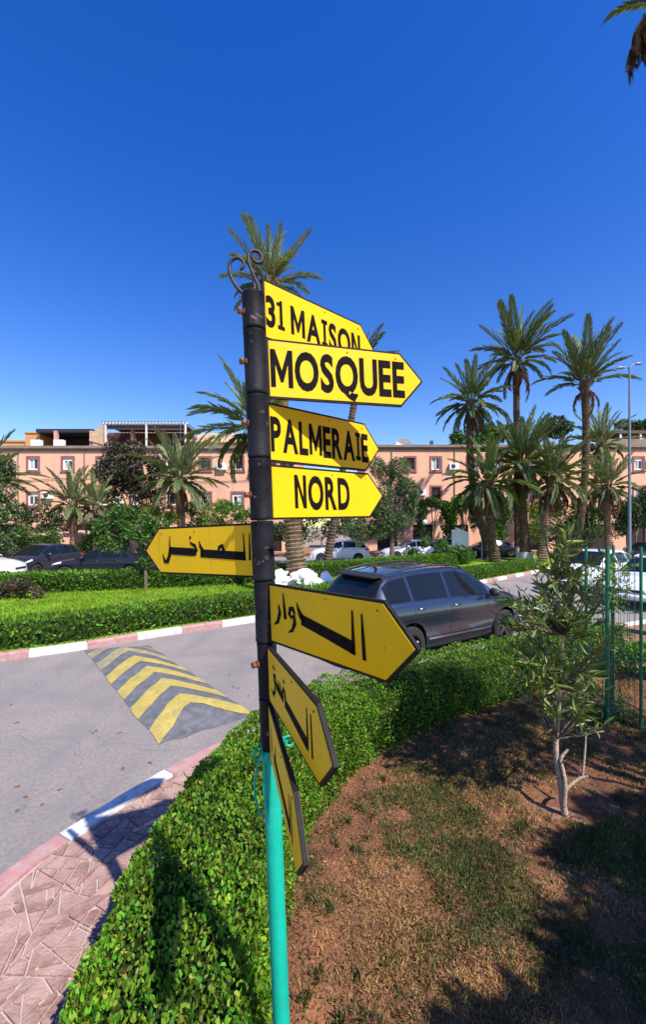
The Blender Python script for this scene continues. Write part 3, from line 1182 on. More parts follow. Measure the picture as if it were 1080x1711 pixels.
suq = join(
    stroke([(.485, .050), (.487, -.050)], [.006, .011]),
    stroke([(.455, .052), (.455, -.020), (.452, -.044)], [.006, .011, .016]),
    stroke([(.456, -.036), (.250, -.014)], [.028, .026]),
    stroke([(.262, -.010), (.252, .014), (.238, .020), (.226, .006), (.236, -.008)], [.012, .016, .014, .012, .008]),
    stroke([(.250, .040), (.240, .044)], .012),
    stroke([(.236, -.010), (.150, .000)], [.024, .022]),
    stroke([(.205, .000), (.200, .026)], [.010, .005]), stroke([(.185, .000), (.180, .026)], [.010, .005]),
    stroke([(.152, .000), (.140, .024), (.124, .022), (.120, .006), (.136, .000), (.130, -.026), (.108, -.044), (.084, -.034)], [.010, .016, .014, .012, .012, .016, .014, .003]),
    stroke([(.140, .042), (.131, .045)], .010), stroke([(.122, .044), (.113, .047)], .010),
)
board(1073, 1163, -70, 'board with an Arabic word, swung towards the viewer', suq, False, .97)
pal = join(
    stroke([(.470, .046), (.472, -.052)], [.006, .009]),
    stroke([(.446, .046), (.446, -.050)], [.006, .010]),
    stroke([(.448, -.036), (.160, -.020)], [.026, .026]),
    stroke([(.200, .03), (.190, -.02)], [.008, .012]),
    stroke([(.110, .05), (.104, -.03)], [.006, .012]),
)
board(1167, 1258, -76, 'lowest board, seen almost edge on', pal, False, .94)


# ================================================================== PALMS
def frond_mesh(name, L=1.0, arch=0.55, leaflet=0.20, npair=26, mat_='frond', droop=0.25, vee=0.5, wid=0.016):
    wid *= 1.35
    """feather leaf of length L, leaving the crown along +x and arching down"""
    V, T = [], []
    n = 14
    pts = []
    for i in range(n + 1):
        t = i / n
        ang = -arch * t ** 1.4
        pts.append((t, ang))
    # integrate the curve
    C = [Vector((0, 0, 0))]
    for i in range(n):
        a = pts[i][1]
        C.append(C[-1] + Vector((math.cos(a), 0, math.sin(a))) * L / n)

    def tri(a, b_, c):
        o = len(V)
        V.extend([a, b_, c])
        T.append((o, o + 1, o + 2))

    # midrib
    for i in range(n):
        w0 = 0.011 * L * (1 - i / n * 0.85)
        a, c = C[i], C[i + 1]
        o = len(V)
        V.extend([a + Vector((0, w0, 0)), a + Vector((0, -w0, 0)), c + Vector((0, -w0 * .9, 0)), c + Vector((0, w0 * .9, 0)), a + Vector((0, 0, -w0)), c + Vector((0, 0, -w0))])
        T.extend([(o, o + 1, o + 2), (o, o + 2, o + 3), (o, o + 3, o + 5), (o, o + 5, o + 4), (o + 1, o + 4, o + 5), (o + 1, o + 5, o + 2)])
    rr = random.Random(hash(name) % 1000 + int(L * 10))
    for k in range(npair):
        t = 0.16 + 0.83 * k / (npair - 1)
        f = t * n
        i = min(int(f), n - 1)
        p = C[i].lerp(C[i + 1], f - i)
        tang = (C[i + 1] - C[i]).normalized()
        upv = Vector((-tang.z, 0, tang.x))
        ll = leaflet * L * (math.sin(math.pi * min(1, 0.25 + 0.72 * t)) ** 0.6) * rr.uniform(.8, 1.12)
        for s in (-1, 1):
            d = (tang * (1.0 + 0.35 * t + rr.uniform(-.12, .12)) + Vector((0, s, 0)) * (0.70 - .2 * t) + upv * (vee + rr.uniform(-.2, .2))).normalized()
            q = p + d * ll + Vector((0, 0, -droop * ll * rr.uniform(.5, 1.4)))
            mid = p + d * ll * .45
            side = d.cross(upv).normalized() * wid * L
            o = len(V)
            V.extend([p, mid + side * .5, q, mid - side * .5])
            T.extend([(o, o + 1, o + 2), (o, o + 2, o + 3)])
    return np_mesh(name, np.array([tuple(v) for v in V]), np.array(T), mat_)


random.seed(11)
FR = {
    'up': [frond_mesh('frond', 1, a, .24, 30, 'frond', .15, .45, .017) for a in (.25, .45, .65)],
    'mid': [frond_mesh('frond', 1, a, .24, 30, 'frond', .3, .40, .017) for a in (.8, 1.0, 1.2)],
    'low': [frond_mesh('frond', 1, a, .23, 28, 'frond', .45, .3, .017) for a in (1.2, 1.5)],
    'lup': [frond_mesh('frond', 1, a, .22, 30, 'frond_light', .15, .45, .016) for a in (.35, .6)],
    'lmid': [frond_mesh('frond', 1, a, .22, 30, 'frond_light', .3, .40, .016) for a in (.9, 1.2)],
    'dead': [frond_mesh('frond', 1, a, .20, 24, 'frond_dead', .7, .1, .014) for a in (1.2, 1.7)],
}


def palm(label, crown_px, crown_py, d, base_px, R_, n=38, light=False, up=0.6, tr=0.22, dead=5, z_base=PZ, white=0.0, group='date palms', boots=True, bend=0.0, seed=0, tmat='palm_trunk', lo=None):
    rg = random.Random(seed * 17 + 3)
    cx, cy, cz = PD(crown_px, crown_py, d)
    bx = PX(base_px, d)
    root = thing('palm_tree', label, 'palm tree', (bx, d, z_base), 0, group)
    top = Vector((cx - bx, 0, cz - z_base))
    hgt = top.z
    # trunk: stacked old leaf bases, each ring flaring a little
    nr = max(6, int(hgt / 0.16))
    path, rad = [], []
    for i in range(nr + 1):
        t = i / nr
        p = Vector((top.x * t + bend * math.sin(math.pi * t), 0.15 * math.sin(3 * t), hgt * t))
        r0 = tr * (1.15 - 0.35 * min(1, t * 3) + 0.25 * max(0, (t - .85) / .15))
        path += [p, p + Vector((0, 0, hgt / nr * .8))]
        rad += [r0 * 0.9 * rg.uniform(.94, 1.05), r0 * 1.1 * rg.uniform(.93, 1.08)]
    b = MB()
    b.tube(path, rad, 11)
    b.build('trunk', tmat, root)
    if white:
        b = MB()
        b.tube([(path[0].x, path[0].y, 0.0), (top.x * white / hgt, 0, white)], [tr * 1.27, tr * 1.16], 12)
        b.build('whitewashed_base', 'whitewash', root, smooth=40)
    if boots:
        b = MB()
        for k in range(26):
            a = rg.uniform(0, 6.28)
            zz = hgt - rg.uniform(0.0, 0.9)
            o = Vector((top.x * zz / hgt, 0.15 * math.sin(3 * zz / hgt), zz))
            dv = Vector((math.cos(a), math.sin(a), rg.uniform(.8, 1.6))).normalized()
            st = o + Vector((math.cos(a), math.sin(a), 0)) * tr * .8
            b.tube([st, st + dv * rg.uniform(.18, .38)], [.05, .02], 5)
        b.build('leaf_base', 'palm_dark', root)['kind'] = 'stuff'
    for k in range(n):
        t = (k + 0.5) / n
        el = R(84) - (R(84) + R(18 + 26 * (1 - up) if lo is None else lo)) * t ** (0.7 + 0.75 * up) + rg.uniform(-.10, .10)
        az = k * 2.39996 + rg.uniform(-.3, .3)
        if el > R(45):
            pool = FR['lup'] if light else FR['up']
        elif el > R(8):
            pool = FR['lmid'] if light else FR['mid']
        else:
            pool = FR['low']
        sc = R_ * (0.82 + 0.25 * math.sin(math.pi * min(1, t + .15))) * rg.uniform(.85, 1.12)
        fr = link('frond', rg.choice(pool), root, top + Vector((math.cos(az) * .08, math.sin(az) * .08, .05 - .25 * t)), None, sc)
        fr.rotation_euler = (rg.uniform(-.35, .35), -el, az)
    for k in range(dead):
        az = k * 2.4 + rg.uniform(-.4, .4)
        fr = link('frond', rg.choice(FR['dead']), root, top + Vector((0, 0, -.35 if dead < 30 else -.05)), None, R_ * rg.uniform(.55, .8) * (1 if dead < 30 else 1.5))
        fr.rotation_euler = (rg.uniform(-.4, .4), R(rg.uniform(25, 60)), az)
        fr['label'] = 'dry brown frond'
    return root


palm('tall palm directly behind the top of the signpost', 452, 474, 17, 497, 2.15, 32, True, .8, .36, 4, seed=1, bend=0.0, tmat='palm_trunk')
palm('palm peeking out behind the MOSQUEE board', 602, 618, 22, 545, 2.1, 30, False, .5, .22, 4, seed=2, tmat='palm_dark')
palm('palm with arching fronds left of the signpost', 428, 712, 15, 442, 2.45, 36, True, .55, .22, 5, seed=3)
palm('broad palm with pale fronds in front of the house, right of the dark bush', 300, 800, 30, 303, 3.6, 40, True, .75, .36, 5, seed=4)
palm('short palm in front of the leftmost house wall', 121, 842, 29, 121, 2.7, 30, True, .85, .3, 4, seed=5)
palm('smallest palm beside the short palm by the house wall', 160, 846, 30, 160, 2.3, 24, True, .85, .26, 4, seed=6)
palm('palm reaching in from the left edge of the view', -48, 812, 24, -48, 3.5, 36, True, .5, .3, 4, seed=7)
palm('leftmost of the three tall palms on the right, curved trunk', 788, 672, 29, 823, 3.0, 34, False, .45, .30, 9, white=.8, bend=-.6, seed=8, tmat='palm_dark')
palm('highest of the three tall palms on the right', 864, 600, 31, 868, 3.75, 31, False, .55, .28, 8, white=.8, seed=9, tmat='palm_dark', lo=8)
palm('rightmost of the three tall palms beside the lamp post', 978, 640, 29, 960, 3.7, 28, False, .85, .30, 3, seed=10, bend=.5, tmat='palm_dark', lo=-22)
palm('slender palm half hidden behind the rightmost tall palm', 1006, 742, 34, 986, 2.9, 30, True, .75, .24, 4, seed=11)
palm('low bushy palm between the tall palms on the right', 872, 775, 28, 880, 3.4, 38, False, .6, .36, 8, white=.6, seed=12, tmat='palm_dark')
palm('low palm with drooping fronds in front of the right house', 815, 806, 27, 828, 3.2, 32, False, .3, .34, 8, seed=13, tmat='palm_dark')
palm('low palm with orange dead fronds beside the lamp post', 926, 800, 27, 905, 3.0, 32, False, .55, .32, 12, seed=14)
palm('low palm at the right under the street lamp', 1016, 812, 32, 1020, 2.9, 36, True, .6, .3, 6, seed=15)
palm('tall palm whose hanging fronds enter the top right corner', 1106, 2, 8.6, 1146, 1.08, 10, False, .0, .2, 64, seed=16, group=None)

# white-painted rocks round the foot of the tall palm
rg = random.Random(5)
for k in range(22):
    x = PX(rg.uniform(448, 552), 16.3) + 0
    y = 16.2 + rg.uniform(-.5, .5)
    r_ = rg.uniform(.13, .30)
    bm = bmesh.new()
    bmesh.ops.create_icosphere(bm, subdivisions=2, radius=r_)
    for v in bm.verts:
        q = 1 + 0.6 * mnoise.noise(v.co * 5 + Vector((k * 3.1, 0, 0)))
        v.co = Vector((v.co.x * q * 1.2, v.co.y * q, v.co.z * q * .85))
    me = bpy.data.meshes.new('rock')
    bm.to_mesh(me)
    bm.free()
    me.materials.append(M['rock_white'])
    o = link('rock', me, None, (x, y, PZ + r_ * .5 + (0.28 if k % 3 == 0 else 0)), (0, 0, rg.uniform(0, 6)))
    tag(o, 'white painted rock heaped at the foot of the tall palm', 'rock', 'white rocks around the palm')


# ================================================================== TREES AND SHRUBS
def crown_pts(blobs, n, shell=0.5, seed=0):
    """points spread through lumps (centre, radii), denser outside"""
    g = np.random.default_rng(seed + 100)
    vol = np.array([b[1][0] * b[1][1] * b[1][2] for b in blobs]) ** 0.67
    cnt = np.maximum(1, (vol / vol.sum() * n).astype(int))
    P, N = [], []
    for (c, r_), k in zip(blobs, cnt):
        d = unit(g.normal(size=(k, 3)))
        rad = g.uniform(0, 1, k) ** (1 / 3) * (1 - shell) + shell * g.uniform(.75, 1.08, k)
        q = d * rad[:, None] * np.array(r_)
        P.append(q + np.array(c))
        N.append(d)
    return np.concatenate(P), np.concatenate(N)


def lumps(c, r_, k, seed, f=0.5):
    """break one ellipsoid into k smaller lumps for an uneven outline"""
    g = random.Random(seed)
    out = []
    for i in range(k):
        d = Vector((g.gauss(0, 1), g.gauss(0, 1), g.gauss(0, 1))).normalized() * g.uniform(.35, .85)
        s = g.uniform(f * .6, f * 1.1)
        out.append(((c[0] + d.x * r_[0], c[1] + d.y * r_[1], c[2] + d.z * r_[2]), (r_[0] * s, r_[1] * s, r_[2] * s)))
    return out


def plant(name, label, cat, base, blobs, n, leaf, m, trunk=None, group=None, asp=0.5, seed=0, limbs=4, bark='bark', updir=0.2, shell=.5):
    """tree or shrub; blobs are relative to the base"""
    root = thing(name, label, cat, base, 0, group)
    P, N = crown_pts(blobs, n, shell, seed)
    keep = P[:, 2] > 0.02
    P, N = P[keep], N[keep]
    A = N * .5 + RNG.normal(size=P.shape) * .7 + np.array([0, 0, updir])
    L = leaf * RNG.uniform(.6, 1.3, len(P))
    o = link('crown', leaf_mesh('crown', P, A, L, L * asp, m), root)
    o['kind'] = 'stuff'
    g = random.Random(seed)
    b = MB()
    hh = max(bb[0][2] for bb in blobs)
    r0 = trunk if trunk else 0.05
    fork = Vector((g.uniform(-.05, .05), 0, hh * .45))
    b.tube([(0, 0, -.05), (g.uniform(-.03, .03), 0, hh * .2), fork], [r0 * 1.25, r0, r0 * .85], 8)
    for k, bb in enumerate(sorted(blobs, key=lambda t: -t[1][0])[:limbs + 3]):
        e = Vector(bb[0])
        b.tube([fork * .8, fork.lerp(e, .5) + Vector((0, 0, .1)), e], [r0 * .6, r0 * .4, r0 * .15], 6)
    b.build('trunk', bark, root)
    return root


def blob_px(px, py, rx, ry, d, base, ry_depth=1.0):
    x, y, z = PD(px, py, d)
    return ((x - base[0], 0.0, z - base[2]), (rx * d / F, max(rx, ry) * d / F * ry_depth, ry * d / F))


# dark bougainvillea on the left house
base = (PX(218, 34), 34, .1)
bl = []
for (px, py, rx, ry) in [(195, 765, 28, 26), (230, 765, 30, 24), (215, 795, 45, 30), (245, 815, 40, 28), (190, 815, 30, 25), (262, 780, 20, 26), (175, 780, 14, 22)]:
    c, r_ = blob_px(px, py, rx, ry, 34, base, .7)
    bl += lumps(c, r_, 6, int(px + py), .55) + [(c, tuple(q * .6 for q in r_))]
plant('bougainvillea', 'tall dark bougainvillea climbing the left house', 'shrub', base, bl, 9000, .26, 'leaf_boug', .12, seed=1)
# olive tree behind the NORD board
base = (PX(655, 26), 26, PZ)
bl = []
for (px, py, rx, ry) in [(650, 790, 30, 32), (668, 820, 30, 38), (640, 850, 34, 36), (668, 870, 28, 34), (622, 880, 28, 30), (690, 845, 12, 28), (600, 890, 24, 24)]:
    c, r_ = blob_px(px, py, rx, ry, 26, base, .8)
    bl += lumps(c, r_, 6, int(px + py), .5)
plant('olive_tree', 'grey green olive tree beside the NORD board', 'tree', base, bl, 17000, .19, 'leaf_olive', .14, seed=2, asp=.28)
# small tree on the lawn
base = (PX(243, 15.2), 15.2, PZ)
bl = []
for (px, py, rx, ry) in [(180, 880, 28, 24), (215, 868, 34, 22), (255, 885, 32, 28), (225, 905, 38, 22), (165, 905, 22, 16), (268, 915, 18, 20), (240, 930, 16, 16)]:
    c, r_ = blob_px(px, py, rx, ry, 15.2, base, .8)
    bl += lumps(c, r_, 5, int(px + py), .5)
plant('small_tree', 'small round tree standing on the lawn left of the post', 'tree', base, bl, 5200, .13, 'leaf_mid', .055, seed=3, bark='bark')
# tree at the left edge
base = (PX(-6, 24), 24, PZ)
bl = []
for (px, py, rx, ry) in [(0, 780, 24, 28), (-12, 820, 34, 34), (8, 850, 22, 30), (-5, 890, 30, 28), (-30, 850, 30, 40), (12, 910, 20, 22)]:
    c, r_ = blob_px(px, py, rx, ry, 24, base, .8)
    bl += lumps(c, r_, 5, int(py), .5)
plant('tree', 'leafy tree at the left edge below the palm fronds', 'tree', base, bl, 6000, .18, 'leaf_olive', .12, seed=4)
# reddish shrub on the lawn
base = (PX(40, 13.2), 13.2, PZ)
bl = []
for (px, py, rx, ry) in [(18, 985, 22, 16), (45, 983, 22, 16), (62, 990, 14, 12), (0, 992, 18, 12)]:
    c, r_ = blob_px(px, py, rx, ry, 13.2, base, .8)
    bl += lumps(c, r_, 4, int(px + py), .55)
plant('shrub', 'brownish low shrub in front of the hedge on the lawn, far left', 'shrub', base, bl, 2600, .085, 'leaf_red', .03, seed=5)


def shrub_px(name, label, cat, d, lst, n, leaf, m, group=None, seed=0, f=.55, k=6, asp=.5, trunk=.06):
    cx = sum(q[0] for q in lst) / len(lst)
    base = (PX(cx, d), d, .1)
    bl = []
    for (px, py, rx, ry) in lst:
        c, r_ = blob_px(px, py, rx, ry, d, base, .6)
        bl += lumps(c, r_, k, int(px * 3 + py + seed), f)
    return plant(name, label, cat, base, bl, n, leaf, m, trunk, group, asp, seed)


GS = 'shrubs in front of the houses'
shrub_px('shrub', 'dark green shrub under the lowest left window', 'shrub', 33, [(45, 868, 26, 24), (75, 862, 22, 24), (100, 868, 18, 22), (60, 900, 40, 22)], 5000, .2, 'leaf_dark', GS, 11)
shrub_px('shrub', 'olive toned shrub beside the dark porch at the left', 'shrub', 27, [(20, 915, 30, 24), (55, 900, 20, 14), (90, 900, 16, 16), (30, 890, 18, 14)], 4200, .16, 'leaf_mid', GS, 12)
shrub_px('shrub', 'green shrub behind the small tree on the lawn', 'shrub', 31, [(155, 885, 26, 26), (190, 862, 30, 22), (225, 862, 26, 20), (150, 915, 24, 20)], 5000, .19, 'leaf_mid', GS, 13)
shrub_px('shrub', 'yellow green spiky shrub below the pale palm', 'shrub', 30, [(262, 858, 24, 16), (285, 866, 18, 16), (250, 880, 22, 16)], 3000, .3, 'leaf_yellow', GS, 14, asp=.2)
shrub_px('shrub', 'bright green clipped bush left of the black pole', 'shrub', 31, [(325, 858, 26, 20), (360, 850, 28, 18), (395, 853, 28, 20), (430, 856, 24, 20), (370, 880, 60, 26)], 7000, .19, 'leaf_fresh', GS, 15)
shrub_px('shrub', 'dark bush behind the left arrow board', 'shrub', 29, [(300, 905, 40, 24), (350, 910, 40, 22), (400, 912, 36, 22)], 4500, .19, 'leaf_dark', GS, 16)
shrub_px('shrub', 'dark shrub behind the palm trunk under the NORD board', 'shrub', 33, [(480, 885, 34, 30), (520, 880, 30, 30), (560, 875, 30, 26), (590, 880, 26, 26)], 6000, .2, 'leaf_dark', GS, 17)
# ivy-covered arches in front of the right house
for q, (px0, px1, lab) in enumerate([(700, 750, 'ivy covered arch right of the olive tree'), (752, 800, 'second ivy covered arch behind the white board'), (806, 870, 'ivy hedge behind the tall palm trunks'), (878, 940, 'yellow green hedge behind the low palms'), (944, 1010, 'green hedge right of the low palms'), (1012, 1085, 'dark hedge under the street lamp')]):
    d = 34.0
    lst = []
    xm = (px0 + px1) / 2
    w = (px1 - px0) / 2
    if q < 2:      # arch: two legs and a top, open in the middle
        lst = [(px0 + 4, 870, 8, 34), (px1 - 4, 870, 8, 34), (xm, 842, w, 13), (px0 + 8, 850, 12, 14), (px1 - 8, 850, 12, 14)]
    else:
        lst = [(px0 + w * .5, 855, w * .7, 22), (px1 - w * .5, 852, w * .7, 24), (xm, 880, w * 1.1, 28)]
    shrub_px('ivy_arch' if q < 2 else 'shrub', lab, 'shrub', d, lst, 5200, .2, ['leaf_mid', 'leaf_fresh', 'leaf_fresh', 'leaf_yellow', 'leaf_mid', 'leaf_dark'][q], GS, 20 + q, trunk=.08)
shrub_px('shrub', 'low dark planting between the parked cars and the hedge', 'shrub', 25, [(690, 922, 20, 10), (740, 915, 14, 14), (770, 922, 24, 10), (712, 905, 10, 12)], 2600, .14, 'leaf_mid', None, 30)
shrub_px('tree', 'round dark tree showing above the right roof', 'tree', 52, [(765, 738, 16, 16), (830, 722, 30, 20), (800, 740, 26, 20)], 4500, .4, 'leaf_mid', None, 31)
shrub_px('tree', 'distant dark tree above the roof at the far right', 'tree', 60, [(1055, 712, 22, 14), (1080, 715, 24, 16), (930, 712, 30, 18)], 4500, .45, 'leaf_dark', None, 32)
shrub_px('shrub', 'dark overhanging tree at the right edge behind the parked cars', 'tree', 27, [(1060, 862, 26, 26), (1085, 850, 30, 34), (1045, 880, 18, 16)], 4500, .18, 'leaf_dark', None, 33)

# ---- young oleander in the soil bed
ole = thing('oleander', 'young oleander with a forked pale trunk in the bare soil', 'tree', (OLE.x, OLE.y, PZ - .03))
DO = OLE.y


def op(px, py, dy=0.0):
    x, y, z = PD(px, py, DO + dy)
    return Vector((x - OLE.x, dy, z - (PZ - .03)))


b = MB()
b.tube(catmull([op(946, 1366), op(941, 1340), op(938, 1310), op(931, 1275), op(930, 1235), op(934, 1190), op(938, 1130), op(940, 1060), op(934, 1000), op(925, 940)], .05), [.027, .022, .019, .016, .013, .010, .007], 9)
b.build('trunk', 'bark_pale', ole, smooth=60)
b = MB()
b.tube(catmull([op(943, 1345, -.02), op(945, 1310, -.03), op(941, 1285, -.03), op(938, 1268, -.03), op(950, 1252, -.03)], .03), [.021, .018, .016, .008], 8)
b.build('branch', 'bark_pale', ole, smooth=60)
b = MB()
pp = [op(944, 1322), op(958, 1308), op(972, 1299), op(984, 1297, -.02)]
b.tube(pp, [.015, .013, .012, .009], 8)
b.tube([op(974, 1298), op(977, 1270), op(979, 1245), op(980, 1225)], [.011, .009, .008, .007], 8)
b.tube([op(980, 1228), op(995, 1224), op(1010, 1222)], [.006, .005, .004], 6)
b.build('branch', 'bark_pale', ole, smooth=60)
rg = random.Random(21)
LP, LA = [], []
tw = MB()
ends = []
for (px, py, k) in [(850, 1020, 4), (862, 1045, 4), (880, 1075, 5), (910, 1110, 6), (900, 1145, 4), (925, 1130, 6), (862, 1010, 7), (895, 1000, 7), (925, 990, 6), (960, 1010, 7), (885, 1040, 6), (975, 1060, 9), (930, 1050, 9), (905, 1075, 6), (870, 1100, 3), (950, 1100, 8), (985, 1120, 6), (960, 1150, 7), (975, 1190, 5), (945, 1170, 5),
                    (940, 940, 4), (965, 935, 4), (955, 890, 5), (925, 905, 5), (985, 965, 6), (1000, 1010, 6), (935, 875, 3), (960, 868, 2), (990, 900, 3), (1010, 1060, 4), (995, 1160, 4), (985, 1210, 3), (900, 960, 5)]:
    for q in range(k):
        e = op(px - 4 + rg.gauss(0, 21), py + rg.gauss(0, 15), rg.gauss(0, .25))
        ends.append(e)
axis = [op(931, 1235), op(936, 1150), op(940, 1060), op(930, 970)]
for e in ends:
    s = min(axis, key=lambda a: abs(a.z - (e.z - .25)))
    mid = s.lerp(e, .55) + Vector((0, 0, -.03))
    tw.tube([s, mid, e], [.006, .004, .002], 5)
    dv = (e - mid).normalized()
    for w in range(11):
        t = rg.uniform(.55, 1.0)
        p = mid.lerp(e, (t - .5) / .5)
        a = (dv * .8 + Vector((rg.gauss(0, .7), rg.gauss(0, .7), rg.gauss(0.0, .55)))).normalized()
        LP.append(tuple(p))
        LA.append(tuple(a))
tw.build('twigs', 'bark', ole)
LP, LA = np.array(LP), np.array(LA)
ll = RNG.uniform(.06, .135, len(LP))
o = link('crown', leaf_mesh('crown', LP, LA, ll, ll * .19, 'leaf_oleander', fine=True, curl=.18), ole)
o['kind'] = 'stuff'

# ---- green tree guard at the right with a sapling in it
gx0, gy0 = G(1016, 1212, PZ)
tg = thing('tree_guard', 'green metal tree guard of posts and wire at the right edge', 'tree guard', (gx0, gy0, PZ - .05))
gw = 0.34
corners = [(0, 0), (gw, -.06), (gw * .9, gw * 1.0), (-.02, gw * 1.05)]
for q, (x, y) in enumerate(corners):
    b = MB()
    b.tube([(x, y, 0), (x, y, 2.1)], .024 if q == 0 else .017, 10)
    b.build('post', 'guard_green', tg, smooth=40)
for z in (.25, .8, 1.35):
    b = MB()
    for a, c in zip(corners, corners[1:] + corners[:1]):
        b.tube([(a[0], a[1], z), (c[0], c[1], z)], .006, 6)
    b.build('hoop', 'guard_green', tg)
b = MB()
for a, c in zip(corners, corners[1:] + corners[:1]):
    for q in range(1, 5):
        x, y = a[0] + (c[0] - a[0]) * q / 5, a[1] + (c[1] - a[1]) * q / 5
        b.tube([(x, y, .05), (x, y, 2.0)], .0028, 4)
b.build('wire', 'guard_green', tg)
plant('sapling', 'leafy sapling growing inside the green tree guard', 'tree', (gx0 + .17, gy0 + .17, PZ - .03),
      lumps((0, 0, 1.75), (.28, .28, .5), 7, 3, .5) + lumps((.02, 0, .95), (.2, .2, .4), 4, 4, .5) + lumps((0, 0, .2), (.35, .3, .2), 4, 5, .5), 900, .085, 'leaf_oleander', .014, asp=.25, seed=41)
plant('shrub', 'low green shrub behind the tree guard', 'shrub', (4.9, 6.2, PZ - .03), lumps((0, 0, .35), (.8, .5, .4), 7, 8, .5), 3200, .06, 'leaf_fresh', .02, seed=42)

# trees standing behind and to the right of the viewpoint; their shade lies on the soil
sh = Vector((SUN.x, SUN.y)) / SUN.z


def shade_tree(label, gx, gy, h, rx, ry, rz, n, k, seed, leaf=.09):
    cx, cy = gx + sh.x * h, gy + sh.y * h
    plant('garden_tree', label, 'tree', (cx, cy, PZ - .03), lumps((0, 0, h), (rx, ry, rz), k, seed, .5), n, leaf, 'leaf_mid', .07, seed=seed, group=None)


shade_tree('leafy garden tree behind the viewer whose shade reaches the lower right corner', 1.80, 1.40, 3.3, 1.35, .95, .8, 17000, 15, 51, .12)
shade_tree('garden tree to the right of the viewer shading the soil by the oleander', 2.7, 2.75, 3.6, 1.05, .55, .7, 8000, 12, 52, .12)
shade_tree('taller garden tree to the right of the viewer shading the hedge', 2.3, 4.75, 4.4, 1.7, .75, .8, 5200, 14, 53, .12)


# ---- grass and litter on the soil
rg = random.Random(33)


def scatter(n, dens, xr=(-.3, 4.6), yr=(1.2, 6.6)):
    out = []
    while len(out) < n:
        y = yr[0] + (yr[1] - yr[0]) * rg.random() ** 1.6
        x = rg.uniform(*xr)
        if x > y * .80 + .15:
            continue
        s = inner_side(x, y, HL8)
        if s < .33:
            continue
        if math.hypot(x - OLE.x, y - OLE.y) < .26 + .1 * rg.random() and rg.random() < .6:
            continue
        if rg.random() < dens(x, y, s):
            out.append((x, y))
    return out


HL8 = hedge_line[::8]


def patch(x, y, f, o):
    return 0.5 + 0.5 * mnoise.noise(Vector((x * f, y * f, o))) + .35 * mnoise.noise(Vector((x * f * 3.3, y * f * 3.3, o + 4)))


def band(x, y):
    """the greener tongue of grass running from the hedge side to the right"""
    return math.exp(-((y - (3.05 - .20 * (x - .9))) / .75) ** 2)


def blades(name, label, pts, hmin, hmax, w, m, lay=0.35):
    P = np.array([(x, y, soil_z(x, y)) for x, y in pts])
    A = RNG.normal(size=P.shape) * lay
    A[:, 2] = np.abs(A[:, 2]) + (1 - lay)
    L = RNG.uniform(hmin, hmax, len(P))
    o = link(name, leaf_mesh(name, P - np.array([1.5, 3, 0]), A, L, w, m, fold=.1, curl=.25), None, (1.5, 3, 0))
    o['label'] = label
    o['kind'] = 'stuff'
    o['category'] = 'grass'
    return o


blades('grass', 'short patchy green grass on the bare soil', scatter(34000, lambda x, y, s: (max(0, patch(x, y, 1.5, 1) - .36) * 1.1 * (.32 + 1.0 * band(x, y))) * min(1, (s - .33) * 3)), .018, .05, .0042, 'blade_green', .5)
blades('dry_grass', 'straw coloured dead grass strewn over the soil', scatter(58000, lambda x, y, s: max(0.03, patch(x, y, 1.2, 9) - .25) * (1.05 - .6 * band(x, y)) * min(1, .10 + (s - .33) * 1.3)), .012, .042, .0042, 'blade_dry', .75)
# tufts: taller blades in little bunches
tp = []
for (x, y) in scatter(110, lambda x, y, s: .15 + band(x, y) + (.5 if s < .8 else 0)):
    for q in range(rg.randint(10, 30)):
        tp.append((x + rg.gauss(0, .018), y + rg.gauss(0, .018)))
blades('grass_tufts', 'small tufts of longer grass standing on the soil', tp, .03, .085, .0045, 'blade_green', .42)
# fallen leaves
lp_ = scatter(900, lambda x, y, s: .25 + (.6 if s < .9 else 0) + (.5 if math.hypot(x - OLE.x, y - OLE.y) < 1 else 0))
P = np.array([(x - 1.5, y - 3, soil_z(x, y) + .004) for x, y in lp_])
A = RNG.normal(size=P.shape)
A[:, 2] *= .15
L = RNG.uniform(.018, .048, len(P))
o = link('fallen_leaves', leaf_mesh('fallen_leaves', P, A, L, L * .4, 'leaf_fallen', fine=True, curl=.1), None, (1.5, 3, 0))
o['label'] = 'brown fallen leaves scattered over the soil'
o['kind'] = 'stuff'
o['category'] = 'leaves'
# clods
pts = scatter(5200, lambda x, y, s: .9 if s < .75 else .35)
V, T = [], []
octa = np.array([(1, 0, 0), (0, 1, 0), (-1, 0, 0), (0, -1, 0), (0, 0, 1), (0, 0, -1)], float)
tri8 = np.array([(0, 1, 4), (1, 2, 4), (2, 3, 4), (3, 0, 4), (1, 0, 5), (2, 1, 5), (3, 2, 5), (0, 3, 5)])
for k, (x, y) in enumerate(pts):
    r_ = .004 + .015 * rg.random() ** 4
    q = octa * r_ * RNG.uniform(.45, 1.3, (6, 3))
    a = rg.uniform(0, 6)
    q = q @ np.array([[math.cos(a), math.sin(a), 0], [-math.sin(a), math.cos(a), 0], [0, 0, 1]])
    V.append(q + np.array([x - 1.5, y - 3, soil_z(x, y) + r_ * .2]))
    T.append(tri8 + 6 * k)
o = link('soil_clods', np_mesh('soil_clods', np.concatenate(V), np.concatenate(T), 'clod'), None, (1.5, 3, 0))
o['label'] = 'crumbs and clods of red brown soil along the hedge'
o['kind'] = 'stuff'
o['category'] = 'soil'

